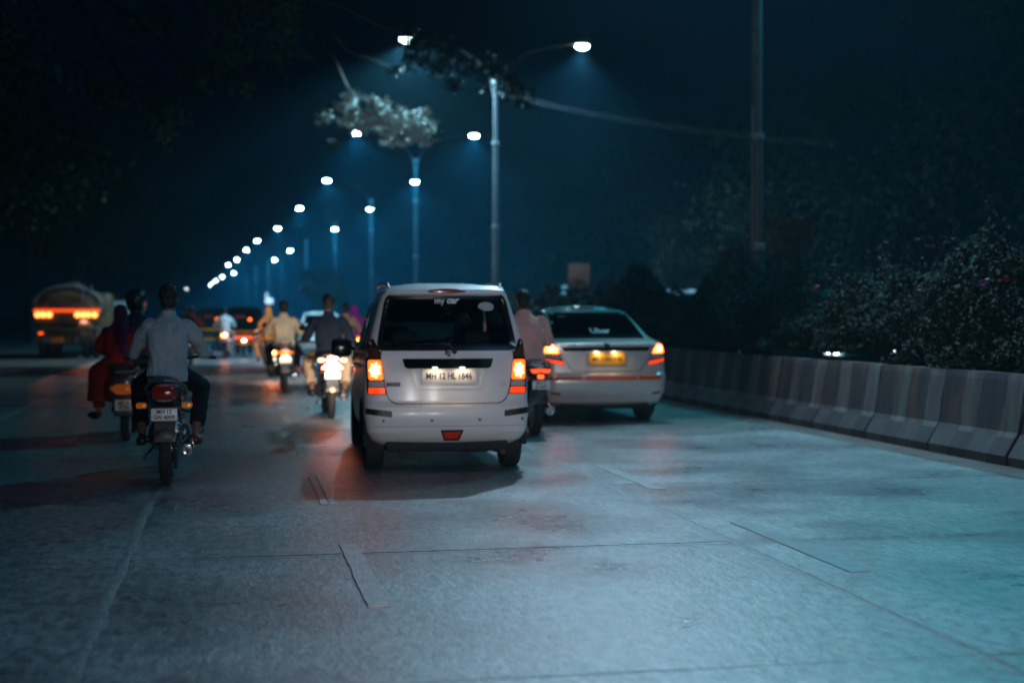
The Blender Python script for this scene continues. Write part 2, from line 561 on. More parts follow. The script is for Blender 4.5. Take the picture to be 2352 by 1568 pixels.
# carriageway base, then slabs in three columns
road = ribbon('road', -4.3, 6.62, -30, 900, -0.014, M_CONC, ds=10)
road['label'] = 'worn concrete carriageway with traffic running away from the camera'
TC = (-4.25, -0.62, 3.01, 6.6)
S0 = 5.34 - 3.0 * 3
slab_me = {}
for c in range(3):
    t0, t1 = TC[c] + .004, TC[c + 1] - .004
    if c == 0: t0 = -4.25
    mb = MB(); mb.box(((t0 + t1) / 2, 0, -.009), (t1 - t0, 2.994, .018), bev=0)
    me = mb.mesh('slab'); me.materials.append(M_CONC)
    bm = bmesh.new(); bm.from_mesh(me)
    top = [e for e in bm.edges if all(v.co.z > -.001 for v in e.verts)]
    bmesh.ops.bevel(bm, geom=top, offset=.003, segments=1, affect='EDGES')
    bm.to_mesh(me); bm.free()
    slab_me[c] = me
for r in range(22):
    for c in range(3):
        o = bpy.data.objects.new('slab', slab_me[c]); COL.objects.link(o)
        o.parent = road
        o.location = (0, S0 + 3.0 * r + 1.5, random.uniform(-.0015, .0015))
road2_me = ribbon('far_lane_surface', -4.25, 6.6, S0 + 66, 900, 0.0, M_CONC, parent=road, ds=10)
# sealed joints, proud and wavy
def seal(t, w, s0, s1, name='joint_seal', z=.0025, wob=.012, hs=1.0):
    vs = []; fs = []
    n = int((s1 - s0) / .07)
    for i in range(n + 1):
        s = s0 + (s1 - s0) * i / n
        k = wob * (mnoise.noise(Vector((s * 1.1, t, 0))) + .5 * mnoise.noise(Vector((s * 6, t, 2))))
        ww = w * (.75 + .5 * abs(mnoise.noise(Vector((s * 3.3, t + 4, 7)))) + .25 * mnoise.noise(Vector((s * 14, t, 7))))
        h = hs * (.003 + .004 * (mnoise.noise(Vector((s * 7, t + 9, 1))) + .5))
        for q, hz in ((-ww / 2, 0), (-ww / 4, h), (ww / 4, h), (ww / 2, 0)):
            vs.append((t + k + q, s, z + hz - .002))
    for i in range(n):
        for j in range(3):
            a = i * 4 + j
            fs.append((a, a + 1, a + 5, a + 4))
    me = bpy.data.meshes.new(name); me.from_pydata(vs, [], fs)
    return link_mesh(name, me, M_SEAL, road)
seal(-0.62, .07, 2.5, 50, wob=.006, hs=.4)
seal(3.01, .055, 2.5, 50, wob=.008, hs=.7)
def cross_seal(s, t0, t1, w):
    o = seal(0, w, t0, t1, wob=.006, z=.0028, hs=.15)
    o.data.transform(Matrix.Rotation(-PI / 2, 4, 'Z'))
    o.location = (0, s, 0)
for s, w in ((5.34, .022), (8.26, .014), (11.34, .013), (14.3, .012), (17.3, .012)):
    cross_seal(s, -4.2, 6.5, w)
# lane strips
def strip(t, s0, s1, w, mat, h=.006, name='lane_marking', cracked=False):
    mb = MB(); n = 34
    for (a, b) in (((-w / 2, w / 2),) if not cracked else ((-w / 2, w * .02), (w * .08, w / 2))):
        rings = []
        for i in range(n + 1):
            s = s0 + (s1 - s0) * i / n
            j = .007 * mnoise.noise(Vector((s * 9, t, a * 30)))
            j2 = .007 * mnoise.noise(Vector((s * 8, t + 3, b * 30)))
            zz = .002
            rings.append([(t + a + j, s, -.002), (t + a + j + .004, s, zz + h), (t + b + j2 - .004, s, zz + h), (t + b + j2, s, -.002)])
        mb.loft(rings)
    return mb.build(name, mat, road)
for i in range(9):
    a = 6.75 + 3.75 * i
    strip(.67, a, a + 1.9, .115, M_MARK, cracked=(i == 1))
    strip(3.33, a + .45, a + 2.35, .13, M_GHOST, h=.0025)
ribbon('road_edge_line', -3.17, -3.05, 2, 200, .005, M_MARK, parent=road, ds=.5, wob=.02)
sh = ribbon('dirt_shoulder', -16, -4.25, -30, 400, -0.01, M_DIRT, ds=2, dt=1.5, wob=.12)
sh['label'] = 'unpaved dark dirt shoulder on the left'
gut = ribbon('gutter', 6.58, 7.15, -10, 200, .004, M_GUT, ds=1)
opp = ribbon('opposite_road', 10.4, 20.5, -30, 900, -0.005, M_CONC, ds=10)
med = MB(); med.box((8.7, 190, .06), (2.9, 440, .12)); m_ = med.build('median', M_SOIL); m_['kind'] = 'structure'

# barrier ------------------------------------------------------------
PROF = [(-.30, 0), (-.30, .09), (-.17, .30), (-.10, .78), (-.085, .84), (.085, .84), (.10, .78), (.17, .30), (.30, .09), (.30, 0)]
def barrier(name, t, s0, n, rz, label, flip=False):
    root = empty(name, (t, s0, 0), rz, label, 'barrier')
    mb = MB(); L = 1.49
    rings = [[(x * (.96 if i in (0, 9) else 1), y, max(z, 0) - (.012 if z > .8 and i in (0, 9) else 0)) for x, z in PROF] for i, y in enumerate((0, .012, .3, .6, .745, .9, 1.1, 1.3, 1.478, L))]
    mb.loft(rings)
    me = mb.mesh('barrier_segment'); me.materials.append(M_BARR)
    for k in range(n):
        o = bpy.data.objects.new('barrier_segment', me); COL.objects.link(o)
        o.parent = root
        o.location = (random.uniform(-.012, .012), k * 1.5, random.uniform(-.004, .004)); o.rotation_euler = (0, 0, random.uniform(-.006, .006))
    return root
barrier('median_barrier', 7.28, -3.0, 80, 0, 'long concrete median barrier with faded black and white stripes below the hedge')

# far side barrier of the median
b2 = MB()
for k in range(60):
    pass
b2.loft([[(x * .8, y, z * .7) for x, z in PROF] for y in (-5, 60, 140, 220)])
o = b2.build('far_kerb_barrier', M_GUT)
o.location = (10.1, 0, 0); tagset(o, 'plain concrete barrier on the far side of the median behind the hedge', 'barrier')

# hedge ----------------------------------------------------------------
def leaves_mesh(name, pos, size, mat, parent, rng, updir=.3, aspect=.5, fold=True):
    n = len(pos)
    nrm = rng.normal(size=(n, 3)); nrm[:, 2] += updir * 2
    nrm /= np.linalg.norm(nrm, axis=1)[:, None]
    a = np.cross(nrm, rng.normal(size=(n, 3))); a /= np.linalg.norm(a, axis=1)[:, None]
    b = np.cross(nrm, a)
    L = (size * (.6 + .8 * rng.random(n)))[:, None]
    v = np.empty((n, 4, 3))
    v[:, 0] = pos - a * L * .5
    v[:, 1] = pos + b * L * aspect * .5 + nrm * L * .08
    v[:, 2] = pos + a * L * .5
    v[:, 3] = pos - b * L * aspect * .5 + nrm * L * .08
    me = bpy.data.meshes.new(name)
    me.vertices.add(n * 4); me.vertices.foreach_set('co', v.reshape(-1))
    me.loops.add(n * 4); me.loops.foreach_set('vertex_index', np.arange(n * 4, dtype=np.int32))
    me.polygons.add(n); me.polygons.foreach_set('loop_start', np.arange(0, n * 4, 4, dtype=np.int32))
    me.update(calc_edges=True)
    return link_mesh(name, me, mat, parent, smooth=False)

rng = np.random.default_rng(5)
def hedge_top(s):
    return 1.90 + .22 * math.sin(s * .9 + 1) + .16 * math.sin(s * 2.3) + .1 * math.sin(s * 5.1 + 2) - (0.012 * max(0, s - 30))
def hedge_pts(n, s0, s1):
    out = []
    s = rng.uniform(s0, s1, n)
    # mostly on the road-facing skin and on the top
    u = rng.random(n)
    top = np.array([hedge_top(q) for q in s])
    ang = rng.random(n) * PI * .62               # 0 = bottom of road face, up to over the top
    lump = np.array([mnoise.noise(Vector((q * 1.1, a * 2.0, 3))) * .22 + mnoise.noise(Vector((q * 3.1, a * 5, 8))) * .13 for q, a in zip(s, ang)])
    depth = rng.exponential(.10, n)
    R = 1 + lump - depth
    cz = .95; ct = 8.35
    t = ct - np.cos(ang - .35) * 1.02 * R
    z = cz + np.sin(ang - .35) * (top - cz) * R
    lo = np.where((s > 15.8) & (s < 23), .93, .82)
    z = np.maximum(z, lo + rng.random(n) * .1)
    return np.stack([t, s, z], 1)
hedge = empty('hedge', (8.3, 10, 0), 0, 'tall dark bougainvillea hedge growing over the striped median barrier', 'hedge')
hedge_parts = []
def reparent(o, root):
    o.parent = root
    o.matrix_parent_inverse = Matrix.Translation(-Vector(root.location)) if root.rotation_euler.z == 0 else (Matrix.Translation(root.location) @ Matrix.Rotation(root.rotation_euler.z, 4, 'Z')).inverted()
    return o
p1 = hedge_pts(150000, 5, 30)
o = leaves_mesh('foliage', p1, .055, M_LEAF, None, rng, updir=.9); o['kind'] = 'stuff'; reparent(o, hedge)
p2 = hedge_pts(60000, 30, 95)
o = leaves_mesh('foliage', p2, .10, M_LEAF, None, rng, updir=.9); o['kind'] = 'stuff'; reparent(o, hedge)
# dark solid hull added inside the hedge to block light
hm = MB(); rings = []
for i in range(90):
    s = 4 + i * 1.05
    tp = hedge_top(s)
    ring = []
    for k in range(14):
        a = 2 * PI * k / 14
        w = 1 + .12 * mnoise.noise(Vector((s * .8, k * 1.3, 0)))
        ring.append((8.45 + .82 * math.cos(a) * w, s, .98 + (tp - 1.18) * .85 * math.sin(a) * w if math.sin(a) > 0 else (.98 + .5 * math.sin(a) if not 15 < s < 24.5 else 1.12)))
    rings.append(ring)
hm.loft(rings)
reparent(hm.build('hedge_core', pbr('hedge_core_dark', (.018, .02, .012), .9, noise_amt=.5, bump=1.0, bump_scale=12)), hedge)
# long shoots standing out of the top
shoot_pos = []; st = MB()
for i in range(150):
    s = random.uniform(6, 40) if i > 60 else random.uniform(7, 20)
    base = Vector((8.3 + random.uniform(-.8, .6), s, hedge_top(s) - .25))
    h = random.uniform(.25, .62) if random.random() < .8 else random.uniform(.6, .95)
    lean = Vector((random.uniform(-.35, .3), random.uniform(-.35, .35), 0))
    pts = [base + Vector((0, 0, h * k / 4)) + lean * h * (k / 4) ** 2 for k in range(5)]
    st.tube(pts, [.007, .006, .005, .004, .002], 4)
    for k in range(int(h * 60)):
        f = random.random() ** .8
        q = base + Vector((0, 0, h * f)) + lean * h * f * f
        shoot_pos.append(q + Vector((random.gauss(0, .035), random.gauss(0, .035), random.gauss(0, .02))))
o = st.build('shoots', M_BARK); o['kind'] = 'stuff'; reparent(o, hedge)
o = leaves_mesh('shoot_leaves', np.array(shoot_pos), .055, M_LEAF, None, rng, updir=.6); o['kind'] = 'stuff'; reparent(o, hedge)
M_FLOW = pbr('magenta_bract', (.20, .008, .03), .5)
M_FLOW2 = pbr('violet_bract', (.14, .05, .2), .5)
for (px, py, d, mt) in ((1872, 660, 15.6, M_FLOW), (2307, 641, 12.2, M_FLOW), (2262, 645, 12.4, M_FLOW2)):
    g = P(px, d)
    q = np.array([(g.x, g.y, Z(py, d))]) + rng.normal(size=(12, 3)) * np.array([.018, .018, .012])
    o = leaves_mesh('flower', q, .05, mt, None, rng, aspect=.8); reparent(o, hedge)

# ================================================================== TREES
def make_tree(name, loc, h, r, nleaf, leaf, seed, mat, label, group=None, lean=(0, 0), trunk_r=.22, crown_base=.4, nl=9, rz=0, clusters=46):
    rnd = random.Random(seed); rg = np.random.default_rng(seed)
    root = empty(name, loc, rz, label, 'tree', group)
    mb = MB(); tips = []
    top = Vector((lean[0] * .6, lean[1] * .6, h * .62))
    pts = [Vector((0, 0, -.2)), Vector((.05 * r * .3, 0, h * .15)), Vector((lean[0] * .2, lean[1] * .2, h * .35)), top]
    mb.tube(pts, [trunk_r * 1.3, trunk_r, trunk_r * .8, trunk_r * .45], 9)
    for i in range(nl):
        a = 2 * PI * i / nl + rnd.uniform(-.3, .3)
        z0 = h * rnd.uniform(.28, .58)
        k = z0 / (h * .62)
        b0 = Vector((lean[0] * .6 * k, lean[1] * .6 * k, z0))
        tip = Vector((lean[0] + math.cos(a) * r * rnd.uniform(.55, .9), lean[1] + math.sin(a) * r * rnd.uniform(.55, .9), h * rnd.uniform(crown_base + .1, .95)))
        mid = b0.lerp(tip, .5) + Vector((0, 0, .12 * h * rnd.uniform(.2, 1)))
        mb.tube([b0, mid, tip], [trunk_r * .45, trunk_r * .25, trunk_r * .06], 6)
        for q in (.5, .8):
            pp = mid.lerp(tip, q)
            tw = pp + Vector((rnd.uniform(-1, 1), rnd.uniform(-1, 1), rnd.uniform(-.4, .8))) * r * .3
            mb.tube([pp, tw], [trunk_r * .12, trunk_r * .03], 5)
            tips.append(tw)
        tips.append(tip)
    tips.append(top + Vector((0, 0, h * .3)))
    mb.build('trunk', M_BARK, root)
    cl = []
    for i in range(clusters):
        if i < len(tips): c = tips[i]
        else:
            a = rnd.uniform(0, 2 * PI); rr = r * rnd.uniform(.25, 1.0); zz = rnd.uniform(-1, 1)
            c = Vector((lean[0] + math.cos(a) * rr * math.sqrt(max(.05, 1 - zz * zz * .8)), lean[1] + math.sin(a) * rr * math.sqrt(max(.05, 1 - zz * zz * .8)), h * (crown_base + (1 - crown_base) * .5) + zz * h * (1 - crown_base) * .5))
        cl.append(c)
    per = nleaf // len(cl)
    pos = []
    for c in cl:
        s = r * rnd.uniform(.13, .24)
        q = rg.normal(size=(per, 3)) * np.array([s, s, s * .6]) + np.array(c)
        pos.append(q)
    o = leaves_mesh('crown', np.concatenate(pos), leaf, mat, root, rg, aspect=.55)
    return root

LT = 'row of dark trees along the left roadside'
A1 = make_tree('roadside_tree', (-8.6, 22, 0), 13, 5.6, 15000, .17, 1, M_TLEAF, 'nearest broad dark tree on the left with branches hanging into the top left', LT, lean=(1.2, 0), trunk_r=.3, crown_base=.38)
A2 = make_tree('roadside_tree', (-10.5, 35, 0), 12, 5.2, 13000, .18, 2, M_TLEAF, 'second dark tree on the left, behind the nearest one and beyond its trunk', LT, lean=(1.0, 0), trunk_r=.28, crown_base=.32)
spots = [(-11.5, 50, .4, 1.0, 'dark tree on the left rising just behind the orange lit tanker truck'),
         (-10.5, 64, 1.3, 1.05, 'dark tree on the left between the tanker truck tree and the leaning farther ones'),
         (-10.8, 80, 2.2, .95, 'fifth dark tree of the left row, counted from the camera'),
         (-10.5, 98, .9, 1.05, 'sixth dark tree of the left row, counted from the camera'),
         (-10.8, 118, 3.1, 1.1, 'seventh dark tree of the left row, counted from the camera'),
         (-10.5, 142, 4.1, 1.0, 'eighth dark tree of the left row, fading into the teal haze'),
         (-11, 170, 5.0, 1.1, 'ninth dark tree of the left row, small in the teal haze'),
         (-12, 205, .2, 1.15, 'tenth dark tree of the left row, near the vanishing point'),
         (-13, 250, 2.6, 1.2, 'farthest dark tree of the left row at the vanishing point')]
for i, (t, s, rz, k, lb) in enumerate(spots):
    c = copy_tree(A1 if i % 2 else A2)
    c.location = (t, s, 0); c.rotation_euler = (0, 0, rz); c.scale = (k, k, k); c['label'] = lb
RT = 'dark trees beyond the opposite carriageway'
B1 = make_tree('far_side_tree', (23.5, 52, 0), 11, 5.0, 13000, .2, 11, M_TLEAF, 'dark tree behind the hedge between the near light pole and the white car', RT, crown_base=.25)
spotsR = [(24.5, 38, 1.2, 1.1, 'dark tree behind the hedge immediately right of the near light pole'),
          (25, 27, 2.5, 1.15, 'dark tree at the far right edge above the hedge'),
          (24, 66, 3.3, 1.0, 'dark tree above the small pale road sign beyond the opposite lanes'),
          (24, 82, .5, 1.05, 'dark tree beyond the opposite lanes, fourth counted from the right edge'),
          (24, 100, 4.4, 1.0, 'dark tree beyond the opposite lanes right of the second double lamp'),
          (24, 122, 5.2, 1.1, 'hazy dark tree between the second and third double lamps'),
          (24, 150, 2.0, 1.15, 'hazy distant tree on the far side right of the third double lamp'),
          (24, 185, 1.0, 1.2, 'faint distant tree on the far side near the vanishing point')]
for (t, s, rz, k, lb) in spotsR:
    c = copy_tree(B1); c.location = (t, s, 0); c.rotation_euler = (0, 0, rz); c.scale = (k, k, k); c['label'] = lb
# small bushy tree on the median far off
mt = P(745, 112)
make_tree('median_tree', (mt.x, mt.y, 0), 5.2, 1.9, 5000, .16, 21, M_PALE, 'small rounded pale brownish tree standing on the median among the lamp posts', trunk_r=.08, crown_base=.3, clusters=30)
mt = P(1430, 60)
make_tree('median_tree', (mt.x + 3, mt.y, 0), 5.5, 2.0, 5000, .16, 22, M_TLEAF, 'small dark tree behind the white sedan and the pale road sign', trunk_r=.1, crown_base=.3, clusters=30)
mt = P(1645, 30)
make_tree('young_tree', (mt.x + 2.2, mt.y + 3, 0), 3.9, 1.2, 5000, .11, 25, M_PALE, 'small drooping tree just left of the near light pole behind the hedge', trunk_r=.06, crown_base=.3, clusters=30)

# the overhanging branch lit by the lamps
ob_root_p = P(-110, 52)
ob = empty('overhanging_tree', (ob_root_p.x, ob_root_p.y, 0), 0, 'tree whose bare bough reaches over the road and ends in pale lit leaves', 'tree')
def wp(px, py, d):
    g = P(px, d); return Vector((g.x, g.y, Z(py, d)))
mb = MB()
base = Vector((ob_root_p.x, ob_root_p.y, 0))
mb.tube([base + Vector((0, 0, -.2)), base + Vector((.2, 0, 3.5)), base + Vector((.3, .2, 9.5)), base + Vector((.3, .2, 14))], [.22, .18, .15, .10], 9)
mb.tube([base + Vector((.3, .2, 13.5)), wp(400, -130, 50), wp(690, -30, 48), wp(775, 150, 46), wp(800, 205, 45), wp(850, 245, 44.5), wp(910, 285, 44)], [.14, .12, .09, .06, .05, .04, .02], 7)
mb.tube([wp(690, -30, 48), wp(800, 120, 46), wp(880, 150, 45), wp(915, 165, 45)], [.08, .05, .03, .015], 6)
mb.tube([wp(690, -30, 48), wp(900, 70, 45), wp(1050, 130, 43), wp(1200, 200, 42)], [.08, .06, .035, .02], 6)
mb.tube([wp(800, 205, 45), wp(800, 270, 45), wp(770, 320, 45)], [.04, .03, .01], 5)
reparent(mb.build('trunk', M_BARK), ob)
pos = []
rg = np.random.default_rng(31)
tw = MB()
def leafclump(px, py, d, sx, sy, n, out):
    c = np.array(wp(px, py, d))
    q = rg.normal(size=(n, 3)) * np.array([sx, sx, sy]) + c
    out.append(q)
lit = []; dim = []
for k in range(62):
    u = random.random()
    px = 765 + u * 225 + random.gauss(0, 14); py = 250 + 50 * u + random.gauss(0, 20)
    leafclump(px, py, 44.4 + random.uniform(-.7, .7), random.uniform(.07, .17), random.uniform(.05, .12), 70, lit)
for px, py in ((735, 280), (745, 255), (1000, 305), (985, 320), (770, 330), (905, 165), (930, 160)):
    leafclump(px, py, 45, .12, .08, 40, dim)
for k in range(46):
    u = random.random()
    px = 930 + u * 290; py = 105 + 110 * u + random.gauss(0, 28)
    leafclump(px, py, 42.5 + random.uniform(-1, 1), .14, .1, 42, dim)
for k in range(70):
    leafclump(random.uniform(480, 700), random.uniform(-160, 140), 47 + random.uniform(-2, 3), .3, .2, 50, dim)
for (x0, y0, x1, y1, n_) in ((430, 150, 565, 205, 16), (540, 180, 570, 215, 6), (340, 230, 430, 290, 12), (300, 20, 420, 90, 12), (360, 280, 390, 330, 5), (210, 190, 300, 240, 8)):
    for k in range(n_):
        leafclump(x0 + (x1 - x0) * random.random(), y0 + (y1 - y0) * random.random(), 43.5 + random.uniform(-1, 1), .17, .13, 40, dim)
mb2 = MB()
mb2.tube([wp(150, -60, 47), wp(300, 40, 45), wp(430, 150, 43.5), wp(560, 200, 43)], [.08, .06, .04, .015], 6)
mb2.tube([wp(150, -60, 47), wp(280, 180, 45), wp(400, 280, 43.5)], [.07, .04, .015], 6)
reparent(mb2.build('bough', M_BARK), ob)
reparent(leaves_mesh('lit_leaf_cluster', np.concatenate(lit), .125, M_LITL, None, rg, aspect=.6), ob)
reparent(leaves_mesh('crown', np.concatenate(dim), .15, M_TLEAF, None, rg, aspect=.55), ob)

# ================================================================== STREET LAMPS
M_LENS = pbr('street_lamp_lens', (.8, .9, .9), .3, emit=(0.72, 1.0, 1.0), estr=95)
M_LENS.cycles.emission_sampling = 'NONE'
M_LOFF = pbr('street_lamp_lens_off', (.5, .52, .52), .3)
def make_lamp(loc, color, W, lit=(True, True), light=(True, True), label='', near=False, heads=None):
    root = empty('street_lamp', loc, 0, label, 'street lamp', 'double armed street lamps along the median')
    HT = 9.3
    mb = MB()
    mb.tube([(0, 0, 0), (0, 0, 4.4)], [.115, .105], 12)
    mb.tube([(0, 0, 4.4), (0, 0, 7.2)], [.090, .082], 12)
    mb.tube([(0, 0, 7.2), (0, 0, HT)], [.070, .062], 12)
    mb.build('pole', M_POLEP, root)
    bs = MB(); bs.box((0, 0, .5), (.42, .42, 1.0), bev=.02); bs.build('plinth', M_GUT, root)
    for z in (4.4, 7.2, 9.25):
        cl = MB(); cl.lathe([(.10, -.05), (.125, -.04), (.125, .04), (.10, .05)], (0, 0, z), n=12)
        cl.build('collar', M_STEEL, root)
    if near:
        b = MB(); b.box((-.02, -.13, 2.55), (.22, .12, .12), bev=.01)
        b.tube([(-.10, -.09, 1.4), (-.115, -.09, 4.9)], .012, 6)
        b.build('cable_bracket', M_STEEL, root)
    for i, sx in enumerate((-1, 1)):
        a = MB()
        a.tube([(sx * .03, 0, 8.75), (sx * .16, 0, 9.35), (sx * .42, 0, 9.8), (sx * 1.1, 0, 10.25), (sx * 2.0, 0, 10.5), (sx * 2.75, 0, 10.62)], [.04, .04, .036, .032, .03, .03], 8)
        a.build('arm', M_POLEP, root)
        h = MB()
        h.lathe([(.03, -.0), (.14, .03), (.17, .09), (.10, .15), (.02, .17)], (0, 0, 0), n=18)
        hd = h.build('lamp_head', M_STEEL, root)
        hd.scale = (1.75, 1.0, 1.0); hd.location = (sx * 3.0, 0, 10.56)
        l = MB(); l.ell((0, 0, 0), (.125, .12, .10), 14, 8)
        lo = l.build('lens', M_LENS if lit[i] else M_LOFF, hd)
        lo.location = (0, 0, -.01)
        if light[i] and lit[i]:
            hp = dict(color=color, W=W, size=148, blend=.75, aim=(-sx * 1.1, 0))
            if heads and heads[i]: hp.update(heads[i])
            ld = bpy.data.lights.new('lamp_light', 'SPOT')
            ld.energy = hp['W']; ld.color = hp['color']; ld.spot_size = math.radians(hp['size']); ld.spot_blend = hp['blend']
            ld.shadow_soft_size = .14
            lg = bpy.data.objects.new('lamp_light', ld); COL.objects.link(lg)
            lg.parent = root; lg.location = (sx * 3.0, 0, 10.45)
            lg.rotation_euler = Vector((hp['aim'][0], hp['aim'][1], -10.45)).to_track_quat('-Z', 'Y').to_euler()
    return root

WH = (.70, .87, 1.0); CY = (.03, .46, .90); CY2 = (.20, .62, 1.0)
def lampAt(px, d, **k):
    g = P(px, d); return make_lamp((g.x, g.y, 0), **k)
make_lamp((8.63, -24.4, 0), (.2, .5, 1.0), LAMP_W * .25, label='street lamp behind the viewer, farthest back')
make_lamp((8.63, .6, 0), (.06, .38, .85), LAMP_W * .4, heads=(dict(size=130, aim=(-2.5, 7)), dict(W=LAMP_W * .15)), label='street lamp standing level with the viewer on the median')
lampAt(1737, 24, color=(.37, .72, 1.0), W=LAMP_W * 3.2, heads=(dict(blend=1.0, size=68, aim=(2.2, -14.5), W=LAMP_W * 4.6, color=(.46, .76, 1.0)), dict(color=(.012, .50, .66), W=LAMP_W * 1.5, size=126, blend=.9, aim=(-6.5, -9))), label='nearest lamp post rising out of the hedge, its two heads above the frame', near=True)
lampAt(1138, 48, color=CY2, W=LAMP_W * 2.6, heads=(dict(W=LAMP_W * 3.6, color=(.34, .76, 1.0), size=160, blend=.45), dict(size=128)), label='second nearest double lamp, its pole right above the white hatchback roof')
lampAt(955, 72, color=CY, W=LAMP_W * 3.7, label='third double lamp, with the pale lit leaves hanging before its left head')
lampAt(853, 97, color=CY, W=LAMP_W * 3.7, label='fourth double lamp, just left of the hatchback roof corner')
lampAt(770, 122, color=CY, W=LAMP_W * 3.7, label='fifth double lamp, above the small pale tree on the median')
lampAt(704, 150, color=CY, W=LAMP_W * 3.7, label='sixth double lamp from the camera on the median')
lampAt(648, 175, color=CY, W=LAMP_W * 3.7, lit=(True, False), label='seventh double lamp, its right head dark')
lampAt(617, 199, color=CY, W=LAMP_W * 3.7, label='eighth double lamp from the camera, above the small lit sign')
lampAt(588, 232, color=CY, W=LAMP_W * 3.7, label='ninth double lamp from the camera')
for px, d, lb in ((564, 256, 'tenth double lamp, its right head dark'), (570, 305, 'eleventh double lamp, a single small disc of light'),
                  (541, 335, 'twelfth double lamp, lowest row of tiny discs'), (523, 372, 'thirteenth double lamp, second to last disc of the row'), (508, 420, 'farthest double lamp, last disc of the row')):
    lampAt(px, d, color=CY, W=LAMP_W * 3.7, lit=(True, False), light=(d < 310, False), label=lb)
# one lamp on the far left side of the road, dim
g = P(428, 300)
o = MB(); o.tube([(0, 0, 0), (0, 0, 6.9)], [.1, .07], 8); o.tube([(0, 0, 6.9), (.5, 0, 7.1), (.9, 0, 7.1)], [.05, .04, .04], 6)
rt = empty('single_lamp', (g.x - .9, g.y, 0), 0, 'faint small single street lamp far off at the left end of the lamp row', 'street lamp')
o.build('pole', M_POLEP, rt)
l = MB(); l.ell((1.0, 0, 7.05), (.22, .2, .09)); l.build('lens', pbr('dim_lens', (.8, .8, .8), .3, emit=(.8, .9, 1), estr=12), rt)

# head lamps of the vehicle just behind the viewer, whose beam falls on the backs of the cars and riders
for t_ in (.75, 2.1):
    ld = bpy.data.lights.new('headlamp', 'SPOT'); ld.energy = 680; ld.color = (.97, .91, .92)
    ld.spot_size = math.radians(52); ld.spot_blend = 1.0; ld.shadow_soft_size = .06
    lo = bpy.data.objects.new('headlamp', ld); COL.objects.link(lo)
    lo.location = (t_, -1.6, .82); lo.rotation_euler = (math.radians(90 - .5), 0, math.radians(-8))

# twisted cable strung from the second lamp to the right
cb = MB()
A = wp(1143, 215, 47.6); B = wp(1900, 330, 39)
for k in range(3):
    pts = []
    for i in range(60):
        f = i / 59
        q = A.lerp(B, f) - Vector((0, 0, .9 * 4 * f * (1 - f) * .25))
        a = f * 60 + k * 2 * PI / 3
        q += Vector((.02, .02, .035 * 0)) * math.cos(a) + Vector((0, 0, .06 * (k - 1) + .02 * math.sin(a)))
        pts.append(q)
    cb.tube(pts, .008, 5)
tagset(cb.build('overhead_cable', pbr('grey_cable', (.09, .09, .095), .5)), 'bundle of three pale overhead cables running right from the second double lamp', 'cable')

